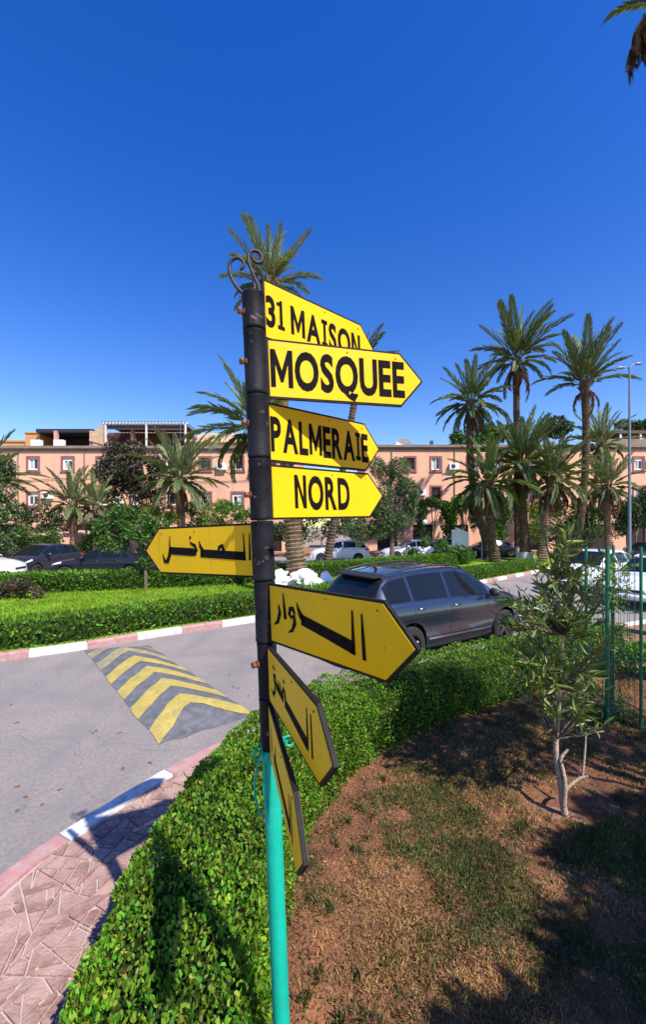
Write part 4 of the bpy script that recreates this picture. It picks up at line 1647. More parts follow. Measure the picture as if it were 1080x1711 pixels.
# lawn blades on the island
pts = []
while len(pts) < 26000:
    x, y = rg.uniform(-13, 8), rg.uniform(8, 24)
    if inner_side(x, y, far_kerb[::6]) < -1.1 and inner_side(x, y, line_far2[::3]) > .3:
        pts.append((x, y, PZ))
P = np.array(pts)
A = RNG.normal(size=P.shape) * .4
A[:, 2] = 1
o = link('lawn_grass', leaf_mesh('lawn_grass', P, A, RNG.uniform(.05, .11, len(P)), .03, 'blade_lawn', .1, .2), None)
o['label'] = 'bright green lawn grass between the two hedges'
o['kind'] = 'stuff'
o['category'] = 'grass'


# ================================================================== HOUSES
def wall_open(x0, x1, z0, z1, ops, y=0.0, dep=0.22):
    """front wall with real openings and reveals; y is the face, the wall goes back from it"""
    xs = sorted({x0, x1, *[v for o in ops for v in (o[0], o[1])]})
    zs = sorted({z0, z1, *[v for o in ops for v in (o[2], o[3])]})
    b = MB()
    for a, c in zip(xs, xs[1:]):
        for e, f in zip(zs, zs[1:]):
            mx, mz = (a + c) / 2, (e + f) / 2
            if any(o[0] < mx < o[1] and o[2] < mz < o[3] for o in ops):
                continue
            b.add([(a, y, e), (c, y, e), (c, y, f), (a, y, f)], [(0, 1, 2, 3)])
    for (a, c, e, f) in ops:
        b.add([(a, y, e), (c, y, e), (c, y, f), (a, y, f), (a, y + dep, e), (c, y + dep, e), (c, y + dep, f), (a, y + dep, f)],
              [(0, 4, 5, 1), (1, 5, 6, 2), (2, 6, 7, 3), (3, 7, 4, 0)])
    return b


def window(root, xc, zc, w, h, style, idx):
    """style: 0 white frame with shutter box, 1 white frame with open pane, 2 dark barred"""
    t = 0.17
    b = MB()
    x0, x1, z0, z1 = xc - w / 2, xc + w / 2, zc - h / 2, zc + h / 2
    for (a, c, e, f) in ((x0 - t, x0, z0 - t, z1 + t), (x1, x1 + t, z0 - t, z1 + t), (x0, x1, z1, z1 + t), (x0, x1, z0 - t, z0)):
        b.box(a, c, -.045, .02, e, f)
    win = b.build('window', 'trim_brown', root)
    fr = MB()
    fw = .11 if style < 2 else .06
    for (a, c, e, f) in ((x0, x0 + fw, z0, z1), (x1 - fw, x1, z0, z1), (x0 + fw, x1 - fw, z1 - (.28 if style == 0 else fw), z1), (x0 + fw, x1 - fw, z0, z0 + fw), (xc - .035, xc + .035, z0 + fw, z1 - (.28 if style == 0 else fw))):
        fr.box(a, c, .08, .14, e, f)
    fr.build('frame', 'white_paint' if style < 2 else 'wood_dark', win)
    for s in (-1, 1):
        b = MB()
        xa = x0 + fw if s < 0 else xc + .035
        xb = xc - .035 if s < 0 else x1 - fw
        b.box(xa, xb, .15 + (.01 if s > 0 else 0), .16 + (.01 if s > 0 else 0), z0 + fw, z1 - fw)
        b.build('pane', 'curtain' if (style == 1 and s < 0) or (style == 0 and (idx + s) % 3 == 0) else 'window_glass', win)
    if style == 2:
        b = MB()
        for q in range(5):
            xx = x0 + (x1 - x0) * (q + .5) / 5
            b.box(xx - .012, xx + .012, .03, .05, z0, z1)
        b.box(x0, x1, .025, .052, zc - .012, zc + .012)
        b.build('grille', 'white_paint' if idx % 2 else 'wood_dark', win)
    b = MB()
    b.box(x0 - t - .05, x1 + t + .05, -.10, .0, z0 - t - .06, z0 - t - .002)
    b.build('sill', 'trim_brown', win)


def ac_unit(root, x, z, w=.85, h=.58):
    b = MB()
    b.box(x - w / 2, x + w / 2, -.36, -.03, z - h / 2, z + h / 2)
    b.box(x - w / 2 + .08, x - w / 2 + .12, -.30, -.02, z - h / 2 - .06, z - h / 2)
    b.box(x + w / 2 - .12, x + w / 2 - .08, -.30, -.02, z - h / 2 - .06, z - h / 2)
    ac = b.build('air_conditioner', 'white_paint', root)
    b = MB()
    pts = [(x - .1 + .22 * math.cos(k / 16 * 6.283), -.368, z + .22 * math.sin(k / 16 * 6.283)) for k in range(16)]
    b.add(pts, [tuple(range(16))])
    b.build('fan_grille', 'grille_dark', ac)


def house(label, d, px0, px1, roof_py, cols, rows, wm, wpx=17, hpx=20, ground=True, depth=9):
    X0, X1 = PX(px0, d), PX(px1, d)
    zr = E - (roof_py - HY) * d / F
    root = thing('house', label, 'building', ((X0 + X1) / 2, d, 0.1))
    ox = (X0 + X1) / 2
    ops = []
    wins = []
    for (px, styles) in cols:
        for r_, (py, st) in enumerate(zip(rows, styles)):
            if st is None:
                continue
            xc = PX(px, d) - ox
            zc = E - (py - HY) * d / F - .1
            w, h = wpx * d / F, hpx * d / F
            ops.append((xc - w / 2, xc + w / 2, zc - h / 2, zc + h / 2))
            wins.append((xc, zc, w, h, st))
    dark = []
    if ground:
        x = X0 - ox + 1.2
        while x < X1 - ox - 2.5:
            ops.append((x, x + 1.9, 0.05, 2.5))
            dark.append((x, x + 1.9))
            x += 3.4
    b = wall_open(X0 - ox, X1 - ox, 0, zr - .1, ops)
    a, c = X0 - ox, X1 - ox
    b.add([(a, 0, 0), (a, depth, 0), (a, depth, zr - .1), (a, 0, zr - .1), (c, 0, 0), (c, depth, 0), (c, depth, zr - .1), (c, 0, zr - .1)], [(0, 3, 2, 1), (4, 5, 6, 7), (1, 2, 6, 5)])
    b.build('wall', wm, root)
    b = MB()
    b.box(a - .15, c + .15, -.28, depth, zr - .1 + .002, zr + .14)
    b.box(a, c, -.10, -.002, zr - .32, zr - .1)
    b.build('roof', 'cornice', root)
    for k, (xc, zc, w, h, st) in enumerate(wins):
        window(root, xc, zc, w, h, st, k)
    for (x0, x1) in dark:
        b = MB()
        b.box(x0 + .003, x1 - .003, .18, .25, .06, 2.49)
        b.build('dark_opening', 'dark_room', root)  # near-black sheet stands for the shade inside the opening
    # near-black sheet behind the windows: the room's dimness is in its colour
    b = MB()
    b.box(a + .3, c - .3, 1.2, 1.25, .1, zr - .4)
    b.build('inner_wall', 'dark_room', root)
    return root, ox, zr


DA = 38.0
rows = (775, 834)
colsA = [(-116, (0, 1)), (-59, (0, 1)), (-2, (0, None)), (55, (1, 0)), (113, (0, None)), (171, (0, 1)), (228, (1, 0)), (286, (0, 0)), (343, (2, 2)), (397, (0, 0)), (452, (2, 1))]
hA, oxA, zrA = house('long salmon pink house on the left with rooftop pergolas', DA, -150, 500, 750, colsA, rows, 'wall_salmon')


def xa(px):
    return PX(px, DA) - oxA


def za(py):
    return E - (py - HY) * DA / F - .1


for px_, py_ in ((82, 828), (371, 780), (-30, 832), (200, 836)):
    ac_unit(hA, xa(px_), za(py_))
for px_ in (30, 141, 320):
    b = MB()
    b.tube([(xa(px_), -.06, zrA - .3), (xa(px_) + .05, -.06, 5), (xa(px_), -.06, .4)], .05, 6)
    b.build('drainpipe', 'cornice', hA)
b = MB()
b.tube(catmull([(xa(-140), -.08, za(800)), (xa(20), -.08, za(804)), (xa(140), -.08, za(799)), (xa(330), -.08, za(805)), (xa(480), -.08, za(800))], 1.0), .02, 4)
b.build('cable', 'canopy_dark', hA)
# rooftop: dark canopy, orange stair head, white AC boxes, white pergola, tiled dormer
b = MB()
b.box(xa(52), xa(148), .6, 3.5, za(720), za(714))
b.box(xa(52), xa(148), 3.3, 3.4, zrA + .05, za(720))
for px in (54, 84, 143):
    pass
b.build('rooftop_canopy', 'canopy_dark', hA)
for px, w in ((87, 5), (148, 6)):
    b = MB()
    b.box(xa(px - w / 2), xa(px + w / 2), .4, .75, zrA + .02, za(718))
    b.build('rooftop_pillar', 'pink_wall', hA)
b = MB()
b.box(xa(26), xa(51), 1.2, 3.5, zrA + .02, za(719))
b.box(xa(24), xa(53), 1.1, 3.6, za(719), za(717))
b.build('stair_head', 'orange_wall', hA)
b = MB()
b.box(xa(-40), xa(22), 2.0, 4.5, zrA + .02, za(731))
b.box(xa(-42), xa(24), 1.9, 4.6, za(731), za(728))
b.build('stair_head', 'orange_wall', hA)
for px in (60, 98):
    b = MB()
    b.box(xa(px - 8), xa(px + 8), -.1, .3, zrA + .15, za(735))
    b.build('air_conditioner', 'white_paint', hA)
b = MB()
b.box(xa(152), xa(170), .3, 3, zrA + .02, za(722))
b.build('parapet', 'pink_wall', hA)
b = MB()
b.add([(xa(146), .2, za(735)), (xa(152), .2, za(722)), (xa(170), .2, za(708)), (xa(170), .2, za(742)), (xa(146), .5, za(735)), (xa(152), .5, za(722)), (xa(170), .5, za(708)), (xa(170), .5, za(742))],
      [(0, 1, 2, 3), (7, 6, 5, 4), (0, 4, 5, 1), (1, 5, 6, 2), (2, 6, 7, 3), (3, 7, 4, 0)])
b.build('sloped_parapet', 'roof_tile', hA)
b = MB()
for px in (173, 242, 308):
    b.box(xa(px) - .07, xa(px) + .07, .25, .39, zrA + .15, za(707))
    b.box(xa(px) - .07, xa(px) + .07, 4.2, 4.34, zrA + .15, za(707))
b.box(xa(165), xa(312), .22, .42, za(707), za(704.5))
b.box(xa(165), xa(312), 4.2, 4.4, za(707), za(704.5))
perg = b.build('pergola', 'whitewash', hA)
for q in range(26):
    px = 168 + q * 5.6
    b = MB()
    b.box(xa(px) - .04, xa(px) + .04, .1, 4.5, za(704.4) + .002, za(703.4))
    b.build('slat', 'wood_dark', perg)
b = MB()
b.box(xa(150), xa(306), 3.2, 3.3, zrA + .15, za(709.6))
b.build('back_wall', 'wood_red', hA)
b = MB()
b.box(xa(174), xa(307), .45, 3.1, za(709.5), za(708.3))
b.box(xa(174), xa(241), .46, .52, za(715.5), za(709.6))
b.box(xa(243.5), xa(307), .46, .52, za(716.5), za(709.6))
b.build('reed_mat', 'wood_dark', hA)
for px in (208, 262):
    b = MB()
    b.box(xa(px - 3), xa(px + 3), 1.5, 1.8, zrA + .15, za(710))
    b.build('rooftop_pillar', 'pink_wall', hA)
# tiled dormer
b = MB()
b.box(xa(315), xa(420), 1.0, 5, zrA + .02, za(736))
b.build('dormer_wall', 'wall_salmon', hA)
b = MB()
b.add([(xa(310), .6, za(737)), (xa(426), .6, za(737)), (xa(412), 3, za(713)), (xa(324), 3, za(713)), (xa(310), 5.4, za(737)), (xa(426), 5.4, za(737))], [(0, 1, 2, 3), (1, 5, 2), (5, 4, 3, 2), (4, 0, 3), (0, 4, 5, 1)])
dr = b.build('dormer_roof', 'roof_tile', hA)
for q in range(24):
    t = q / 23
    b = MB()
    b.tube([(xa(312 + 112 * t), .58, za(737) + .04), (xa(325 + 86 * t), 2.98, za(713) + .04)], .07, 5)
    b.build('tile_row', 'roof_tile', dr)
b = MB()
b.tube([(xa(300), .2, zrA), (xa(300), .2, za(705))], .02, 5)
b.build('aerial', 'lamp_steel', hA)

DB = 40.0
colsB = [(686, (2, None)), (729, (1, 2)), (790, (1, 2)), (833, (1, 1)), (893, (2, 2)), (936, (1, 1)), (1000, (1, 2)), (1068, (0, 1)), (1112, (1, 1))]
hB, oxB, zrB = house('salmon pink house on the right behind the palms', DB, 610, 1190, 748, colsB, (775, 824), 'wall_salmon_b', 15, 20)


def xb(px):
    return PX(px, DB) - oxB


def zb_(py):
    return E - (py - HY) * DB / F - .1


for px_, py_ in ((704, 823), (758, 780), (862, 826), (1090, 770)):
    ac_unit(hB, xb(px_), zb_(py_))
for px_ in (655, 760, 915):
    b = MB()
    b.tube([(xb(px_), -.06, zrB - .3), (xb(px_), -.06, .4)], .05, 6)
    b.build('drainpipe', 'cornice', hB)
ac_unit(hB, xb(1003), zb_(762))
b = MB()
b.lathe([(.75, .35), (.6, .12), (.3, .02), (.01, 0)], 20)
b.v = [(p[0] + xb(680), 1.5 - p[2] + .3 + 0 * p[1], zrB + .55 + p[1] * .8) for p in b.v]
b.build('satellite_dish', 'dish', hB, smooth=50)
b = MB()
b.box(xb(726) - .15, xb(726) + .15, .8, 1.1, zrB + .1, zrB + .75)
b.build('chimney', 'wood_dark', hB)
for px in (1012, 1046, 1080):
    b = MB()
    b.box(xb(px) - .08, xb(px) + .08, .6, .76, zrB + .1, zb_(722))
    b.build('rooftop_post', 'white_paint', hB)
b = MB()
b.box(xb(1004), xb(1110), .5, 3.5, zb_(722), zb_(717))
b.build('rooftop_canopy', 'wood_dark', hB)
b = MB()
b.box(xb(1002), xb(1110), .35, .5, zrB + .12, zrB + .8)
b.build('parapet', 'cornice', hB)


# porch roof at the far left
pr = thing('porch', 'dark tiled porch with posts behind the parked cars at the left', 'porch', (PX(95, 32), 32, .1))
for px in (58, 95, 132):
    b = MB()
    b.box(PX(px, 32) - PX(95, 32) - .13, PX(px, 32) - PX(95, 32) + .13, -.13, .13, 0, 1.5)
    b.build('post', 'wall_salmon', pr)
b = MB()
b.add([(-2.4, -.5, 1.5), (2.4, -.5, 1.5), (2.4, 2, 1.9), (-2.4, 2, 1.9), (-2.4, -.5, 1.6), (2.4, -.5, 1.6), (2.4, 2, 2.0), (-2.4, 2, 2.0)], [(0, 3, 2, 1), (4, 5, 6, 7), (0, 1, 5, 4), (1, 2, 6, 5), (2, 3, 7, 6), (3, 0, 4, 7)])
b.build('roof', 'roof_tile', pr)


# ================================================================== STREET FURNITURE
dL = 22.0
lp = thing('street_lamp', 'tall slim street lamp with two lamp heads at the right', 'street lamp', (PX(1053, dL), dL, .0))
hz = E - (612 - HY) * dL / F
b = MB()
b.tube([(0, 0, 0), (0, 0, .9), (0, 0, hz)], [.11, .085, .045], 12)
b.tube([(0, 0, 0), (0, 0, .06)], .2, 12)
b.build('pole', 'lamp_steel', lp, smooth=40)
for s in (-1, 1):
    b = MB()
    b.tube([(0, 0, hz - .15), (s * .12, 0, hz + .02 + .05 * s), (s * .35, 0, hz + .02 + .10 * s)], .03, 8)
    arm = b.build('arm', 'lamp_steel', lp, smooth=40)
    b = MB()
    pts = [(s * .28, 0, hz + .02 + .10 * s), (s * .40, 0, hz + .03 + .10 * s), (s * .55, 0, hz + .03 + .11 * s), (s * .70, 0, hz + .02 + .12 * s)]
    b.tube(pts, [.04, .085, .08, .03], 10)
    b.build('lamp_head', 'lamp_steel', lp, smooth=50)
for px, py, d, lab in [(711, 873, 31.5, 'white globe lamp in front of the ivy arch'), (806, 866, 29.5, 'white lantern lamp beside the leftmost tall palm')]:
    x, y, z = PD(px, py, d)
    t = thing('globe_lamp', lab, 'lamp', (x, y, 0.1), 0, 'globe lamps')
    b = MB()
    b.tube([(0, 0, 0), (0, 0, z - .25)], .045, 8)
    b.build('pole', 'canopy_dark' if px < 800 else 'white_paint', t, smooth=40)
    b = MB()
    b.lathe([(.001, -.2), (.12, -.16), (.2, -.02), (.19, .1), (.1, .19), (.001, .21)], 14, (0, 0, z - .1))
    b.build('globe', 'globe', t, smooth=60)
# white notice board
x, y, z = PD(771, 893, 28.5)
nb = thing('notice_board', 'white notice board standing behind the hedge', 'sign', (x, y, .1))
b = MB()
b.box(-.38, .52, -.04, .04, .8, 2.25)
b.v = [(p[0], p[1], p[2] - (.35 * (p[0] + .38) / .9 if p[2] > 2 else 0)) for p in b.v]
b.build('panel', 'white_paint', nb)
b = MB()
b.box(-.62, -.40, -.07, .07, 0, 2.1)
b.build('post', 'white_paint', nb)
b = MB()
b.box(.42, .52, -.05, .05, 0, .798)
b.build('post', 'white_paint', nb)


# ================================================================== CARS
def car(label, style, paint, loc, heading, group=None, simple=False, plate=False):
    """heading: direction of travel in radians; local +x is the front. Height profile per station."""
    #      x,     zbot, zbelt, ztop, wbelt, wroof
    if style == 'suv':
        st = [(-2.24, .46, .86, .90, .70, .60), (-2.19, .34, .98, 1.03, .84, .74), (-2.10, .28, 1.04, 1.10, .89, .76), (-1.80, .25, 1.06, 1.46, .905, .64), (-1.66, .24, 1.06, 1.545, .91, .625), (-1.2, .23, 1.055, 1.605, .915, .63),
              (-.6, .22, 1.045, 1.64, .92, .635), (0, .22, 1.03, 1.635, .92, .635), (.38, .22, 1.015, 1.57, .92, .635), (.75, .22, 1.005, 1.37, .915, .69), (1.08, .22, 1.00, 1.17, .91, .74), (1.22, .22, .995, 1.06, .905, .77),
              (1.55, .22, .97, 1.035, .90, .72), (1.9, .23, .90, .98, .87, .66), (2.10, .26, .80, .87, .80, .58), (2.21, .32, .66, .72, .68, .48), (2.25, .42, .58, .60, .60, .44)]
        wb, wr, L = (-1.33, 1.36), .345, 2.25
        sw = [(-1.82, -1.30), (-1.22, -.36), (-.28, .86)]
        ws, rw = (.42, 1.16), (-2.09, -1.73)
    elif style == 'hatch':
        st = [(-2.0, .42, .80, .86, .66, .58), (-1.96, .32, .92, .98, .80, .70), (-1.86, .26, .97, 1.06, .84, .72), (-1.55, .22, .98, 1.37, .85, .64), (-1.35, .2, .98, 1.44, .855, .62), (-.8, .2, .97, 1.50, .86, .62),
              (-.2, .2, .95, 1.51, .86, .62), (.2, .2, .93, 1.46, .86, .62), (.6, .2, .92, 1.26, .86, .66), (.95, .2, .91, 1.05, .85, .70), (1.1, .2, .90, .97, .85, .72), (1.45, .2, .86, .91, .83, .66), (1.75, .24, .76, .82, .77, .56), (1.93, .3, .64, .69, .66, .46), (2.0, .4, .54, .57, .56, .4)]
        wb, wr, L = (-1.25, 1.22), .30, 2.0
        sw = [(-1.70, -1.16), (-1.08, -.25), (-.17, .74)]
        ws, rw = (.24, 1.05), (-1.85, -1.42)
    else:   # saloon
        st = [(-2.25, .42, .82, .86, .66, .58), (-2.2, .32, .93, .98, .80, .68), (-1.9, .24, .97, 1.03, .86, .70), (-1.55, .2, .97, 1.07, .87, .70), (-1.15, .2, .965, 1.30, .87, .64), (-.85, .2, .96, 1.41, .875, .61),
              (-.3, .2, .95, 1.45, .88, .61), (.1, .2, .94, 1.43, .88, .61), (.5, .2, .93, 1.26, .88, .64), (.85, .2, .92, 1.08, .87, .70), (1.05, .2, .91, .97, .87, .72), (1.5, .2, .86, .92, .85, .66), (1.9, .22, .77, .83, .80, .58), (2.15, .28, .65, .70, .70, .48), (2.25, .4, .54, .57, .56, .4)]
        wb, wr, L = (-1.35, 1.38), .32, 2.25
        sw = [(-1.30, -.98), (-.92, -.10), (-.02, .66)]
        ws, rw = (.16, 1.0), (-1.52, -.93)
    # section rows, half width, bottom centre to roof centre
    def section(x):
        for i in range(len(st) - 1):
            if st[i][0] <= x <= st[i + 1][0]:
                a, c = st[i], st[i + 1]
                t = (x - a[0]) / (c[0] - a[0])
                q = [a[k] + (c[k] - a[k]) * t for k in range(6)]
                break
        else:
            q = st[0] if x < st[0][0] else st[-1]
        _, zb0, zb, zt, w, wrf = q
        hgt = zb - zb0
        return [(0, zb0), (w * .84, zb0), (w * .935, zb0 + .07), (w * .972, zb0 + hgt * .40), (w * 1.022, zb0 + hgt * .74), (w * .985, zb - .012), (w * .965, zb + .012 if zt - zb > .1 else zb + .004), (wrf, zt - .055 if zt - zb > .15 else zb + (zt - zb) * .55),
                (wrf - .06, zt - .012), (wrf * .5, zt + .008), (0, zt + .015)]

    NR = 11
    xs = sorted({s[0] for s in st} | {round(st[0][0] + (st[-1][0] - st[0][0]) * k / 36, 3) for k in range(37)})
    V, Fc = [], []
    for x in xs:
        sec = section(x)
        ring = [(x, -y, z) for y, z in sec] + [(x, y, z) for y, z in sec[::-1][1:-1]]
        V += ring
    k = 2 * NR - 2
    for i in range(len(xs) - 1):
        for r_ in range(k):
            r2 = (r_ + 1) % k
            Fc.append((i * k + r_, (i + 1) * k + r_, (i + 1) * k + r2, i * k + r2))
    Fc.append(tuple(range(k)))
    Fc.append(tuple((len(xs) - 1) * k + q for q in range(k))[::-1])
    root = thing('parked_car' if style != 'suv' else 'car', label, 'car', (*loc, 0.0), heading, group)
    bme = MB().add(V, Fc).mesh('body', paint)
    bm = bmesh.new()
    bm.from_mesh(bme)
    bmesh.ops.recalc_face_normals(bm, faces=bm.faces)
    bm.to_mesh(bme)
    bm.free()
    tmp = link('tmp', bme)
    if not simple:
        cut = MB()
        for xw in wb:
            for s in (-1, 1):
                c = [(xw + (wr + .055) * math.cos(q / 24 * 6.28318), (wr + .02) + (wr + .055) * math.sin(q / 24 * 6.28318)) for q in range(24)]
                y0, y1 = s * .60, s * 1.2
                vs = [(p[0], y0, p[1]) for p in c] + [(p[0], y1, p[1]) for p in c]
                cut.add(vs, [tuple(range(24)), tuple(range(47, 23, -1))] + [(q, 24 + q, 24 + (q + 1) % 24, (q + 1) % 24) for q in range(24)])
        cme = cut.mesh('cut', 'car_trim')
        bm = bmesh.new()
        bm.from_mesh(cme)
        bmesh.ops.recalc_face_normals(bm, faces=bm.faces)
        bm.to_mesh(cme)
        bm.free()
        co = link('cut', cme)
        md = tmp.modifiers.new('b', 'BOOLEAN')
        md.operation = 'DIFFERENCE'
        md.object = co
        md.solver = 'EXACT'
        md.material_mode = 'TRANSFER'
        dg = bpy.context.evaluated_depsgraph_get()
        me = bpy.data.meshes.new_from_object(tmp.evaluated_get(dg))
        bpy.data.objects.remove(co)
    else:
        me = bme.copy()
    bpy.data.objects.remove(tmp)
    me.name = 'body'
    me.polygons.foreach_set('use_smooth', [True] * len(me.polygons))
    me.set_sharp_from_angle(angle=R(28))
    link('body', me, root)

    def S(x, v):
        sec = section(x)
        i = min(int(v), NR - 2)
        a, c = sec[i], sec[i + 1]
        t = v - i
        return Vector((x, -(a[0] + (c[0] - a[0]) * t), a[1] + (c[1] - a[1]) * t))

    def panel(name, m, xa_, xb_, va, vb, side, off=.006, nu=8, nv=4, parent=root, xtop=None):
        """patch lying on the body's skin; xtop: the x-range at the top edge if it is slanted"""
        vs, fs = [], []
        for i in range(nu + 1):
            for j in range(nv + 1):
                tv = j / nv
                a, c = (xa_, xb_) if not xtop else (xa_ + (xtop[0] - xa_) * tv, xb_ + (xtop[1] - xb_) * tv)
                x = a + (c - a) * i / nu
                v = va + (vb - va) * tv
                p = S(x, v)
                n = (S(x + .02, v) - S(x - .02, v)).cross(S(x, min(v + .05, NR - 1)) - S(x, v - .05))
                n = n.normalized() if n.length > 1e-9 else Vector((0, -1, 0))
                if n.dot(Vector((0, p.y, p.z - .6))) < 0:
                    n = -n
                p = p + n * off
                vs.append((p.x, p.y * (1 if side > 0 else -1), p.z))
        for i in range(nu):
            for j in range(nv):
                q = (i * (nv + 1) + j, (i + 1) * (nv + 1) + j, (i + 1) * (nv + 1) + j + 1, i * (nv + 1) + j + 1)
                fs.append(q if side > 0 else q[::-1])
        return MB().add(vs, fs).build(name, m, parent, smooth=40)

    # side 1 = -y (the right-hand side of the car), side -1 = +y
    for side in (1, -1):
        for (a, c) in sw:
            panel('side_window', 'car_glass', a, c, 6.10, 6.93, side, .005, 8, 4)
        panel('window_trim', 'chrome' if style == 'suv' else 'car_trim', sw[0][0] - .03, sw[-1][1] + .06, 5.75, 5.98, side, .006, 14, 1)
        panel('sill_cladding', 'car_trim', wb[0] + wr + .06, wb[1] - wr - .06, 1.15, 2.25, side, .008, 10, 2)
        if style == 'suv':
            panel('sill_strip', 'chrome', wb[0] + wr + .10, wb[1] - wr - .10, 2.42, 2.56, side, .014, 10, 1)
        for x in ([sw[0][1] + .04, sw[1][1] + .04, ws[1] - .02] if not simple else []):
            panel('door_gap', 'car_trim', x - .005, x + .005, 2.3, 5.95, side, .002, 1, 8)
        if not simple:
            panel('crease_shade', 'car_trim', wb[0] - .2, wb[1] + .1, 4.02, 4.06, side, .002, 12, 1)  # thin dark strip painted in for the shade of the body crease
            for x in (sw[1][0] + .14, sw[2][0] + .12):
                p = S(x, 4.7)
                b = MB()
                b.tube([(p.x - .10, (p.y - .006) * side, p.z), (p.x - .07, (p.y - .035) * side, p.z + .004), (p.x + .07, (p.y - .035) * side, p.z + .004), (p.x + .10, (p.y - .006) * side, p.z)], .013, 6)
                b.build('door_handle', paint, root, smooth=40)
        # mirror
        p = S(sw[-1][1] - .10, 5.9)
        b = MB()
        b.tube([(p.x, p.y * side, p.z), (p.x + .02, (p.y - .08) * side, p.z + .05)], .02, 6)
        b.tube([(p.x + .05, (p.y - .06) * side, p.z + .09), (p.x + .03, (p.y - .10) * side, p.z + .10), (p.x + .02, (p.y - .20) * side, p.z + .10), (p.x + .05, (p.y - .25) * side, p.z + .10)], [.05, .085, .08, .04], 8)
        b.build('mirror', paint if style != 'suv' else 'car_trim', root, smooth=50)
        # lamps
        panel('tail_lamp', 'lamp_red', st[1][0] + .015, st[2][0] + .16, 4.15, 5.6, side, .006, 5, 3)
        panel('headlamp', 'lamp_clear', st[-4][0] + .03, st[-3][0] + .05, 4.6, 5.9, side, .006, 4, 3)
    # windscreen and rear window across the car
    for nm, (a, c) in (('windscreen', ws), ('rear_window', rw)):
        vs, fs = [], []
        cols = [-(7.35 + q * (10 - 7.35) / 5) for q in range(6)] + [(10 - q * (10 - 7.35) / 5) for q in range(1, 6)]
        nn = 8
        for i in range(nn + 1):
            x = a + (c - a) * i / nn
            for vv in cols:
                p = S(x, min(abs(vv), 9.9999))
                nrm = Vector((.5 if nm == 'windscreen' else -.6, 0, .8)).normalized()
                q = p + nrm * .008
                vs.append((q.x, q.y if vv < 0 else -q.y, q.z))
        w_ = len(cols)
        for i in range(nn):
            for j in range(w_ - 1):
                fs.append((i * w_ + j, (i + 1) * w_ + j, (i + 1) * w_ + j + 1, i * w_ + j + 1))
        MB().add(vs, fs).build(nm, 'car_glass', root, smooth=50)
    # bumpers, plate, grille
    b = MB()
    b.tube([(st[1][0] - .02, -.70, .44), (st[0][0] - .015, -.45, .44), (st[0][0] - .03, 0, .44), (st[0][0] - .015, .45, .44), (st[1][0] - .02, .70, .44)], .09, 8)
    b.build('rear_bumper', 'car_trim' if style == 'suv' else paint, root, smooth=50)
    b = MB()
    b.tube([(st[-2][0] - .08, -.66, .42), (st[-1][0] - .02, -.4, .40), (st[-1][0] + .01, 0, .40), (st[-1][0] - .02, .4, .40), (st[-2][0] - .08, .66, .42)], .10, 8)
    b.build('front_bumper', paint, root, smooth=50)
    b = MB()
    b.box(st[-1][0] - .01, st[-1][0] + .035, -.42, .42, .53, .60)
    b.build('grille', 'car_trim', root)
    b = MB()
    b.box(st[0][0] - .02, st[0][0] - .006, -.26, .26, .70, .80)
    b.build('number_plate', 'plate_white', root)
    if style == 'suv':
        for s in (-1, 1):
            pts = [S(x, 8.05) for x in (-1.72, -1.62, -1.2, -.6, 0, .28, .36)]
            b = MB()
            b.tube([(p.x, p.y * s, p.z + (.012 if 0 < i < 6 else -.02) + .03) for i, p in enumerate(pts)], .019, 6)
            b.build('roof_rail', 'car_trim', root, smooth=50)
        b = MB()     # roof spoiler
        b.add([(-1.66, -.58, 1.572), (-1.66, .58, 1.572), (-1.90, .54, 1.535), (-1.90, -.54, 1.535), (-1.66, -.58, 1.53), (-1.66, .58, 1.53), (-1.90, .54, 1.51), (-1.90, -.54, 1.51)],
              [(0, 1, 2, 3), (7, 6, 5, 4), (0, 4, 5, 1), (1, 5, 6, 2), (2, 6, 7, 3), (3, 7, 4, 0)])
        b.build('spoiler', 'car_trim', root)
        b = MB()
        b.tube([(-1.35, 0, 1.60), (-1.42, 0, 1.67), (-1.50, 0, 1.69)], [.03, .018, .006], 6)
        b.build('aerial', 'car_trim', root)
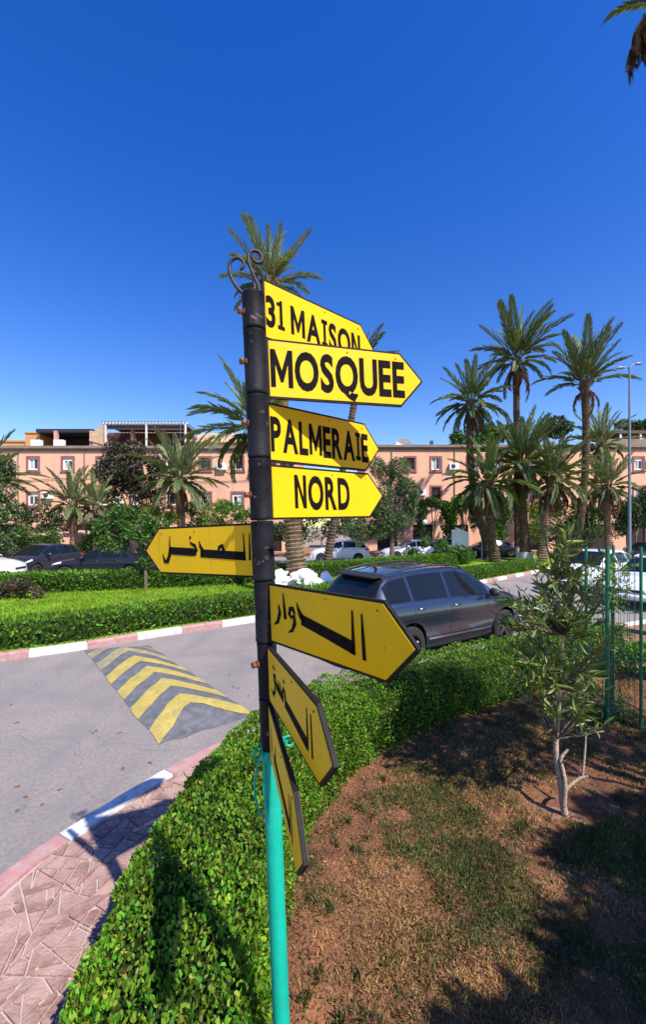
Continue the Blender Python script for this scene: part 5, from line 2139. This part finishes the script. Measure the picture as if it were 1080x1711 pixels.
    # wheels
    for xw in wb:
        for s in (-1, 1):
            t_ = MB()
            w_ = .11
            t_.lathe([(wr - .13, -w_), (wr - .03, -w_), (wr, -w_ + .03), (wr, w_ - .03), (wr - .03, w_), (wr - .13, w_)], 28)
            t_.v = [(p[0] + xw, s * (.80 if style != 'hatch' else .74) + p[2], p[1] + wr) for p in t_.v]
            wh = t_.build('wheel', 'tyre', root, smooth=40)
            r_ = MB()
            yo = s * ((.80 if style != 'hatch' else .74) + .06)
            ri = wr - .115
            r_.lathe([(ri, -.02), (ri, .03), (ri - .03, .03), (ri - .03, 0)], 24)
            r_.lathe([(.07, .0), (.065, .025), (.001, .03)], 12)
            r_.v = [(p[0] + xw, yo + s * p[2], p[1] + wr) for p in r_.v]
            for q in range(5):
                a = q * 2 * math.pi / 5 + .3
                ca, sa = math.cos(a), math.sin(a)
                r_.tube([(xw + ca * .05, yo, wr + sa * .05), (xw + ca * ri, yo, wr + sa * ri)], [.035, .028], 5)
            r_.build('rim', 'rim', wh, smooth=40)
            d_ = MB()
            c = [(xw + (ri) * math.cos(q / 20 * 6.28318), s * abs(yo) - s * .05, wr + (ri) * math.sin(q / 20 * 6.28318)) for q in range(20)]
            d_.add(c, [tuple(range(20))])
            d_.build('brake_disc', 'car_trim', wh)
    return root


ROAD = math.atan2(.55, .83)
car('dark grey sport utility car on the road behind the hedge', 'suv', 'car_grey', (2.13, 8.62), ROAD)
GP = 'cars parked in front of the houses'
car('white hatchback parked behind the palm trunk under the NORD board', 'hatch', 'car_white', (PX(567, 28.5), 28.5), R(180), GP)
car('white car with dark windscreen parked behind the olive tree', 'saloon', 'car_white', (PX(690, 30), 30), R(184), GP)
car('silver grey car parked just left of the white notice board', 'hatch', 'car_silver', (PX(738, 32), 32.4), R(176), GP)
car('dark car with pale bonnet parked left of the tall palm trunks', 'saloon', 'car_navy', (PX(818, 31.6), 31.8), R(180), GP)
car('black saloon parked behind the small tree on the lawn', 'saloon', 'car_black', (PX(176, 19.5), 19.5), R(186), GP)
car('dark grey hatchback facing the viewer at the left', 'hatch', 'car_navy', (PX(70, 21.5), 21.5), R(262), GP)
car('white car cut off by the left edge', 'hatch', 'car_white', (PX(-50, 18.5), 18.5), R(10), GP)
car('white hatchback on the road behind the oleander', 'hatch', 'car_white', (10.5, 16.3), R(214), GP)
car('white car at the right edge behind the tree guard', 'saloon', 'car_white', (10.6, 13.3), R(214), GP)
car('dark car at the right edge below the street lamp', 'hatch', 'car_navy', (PX(1085, 25), 25), R(190), GP)
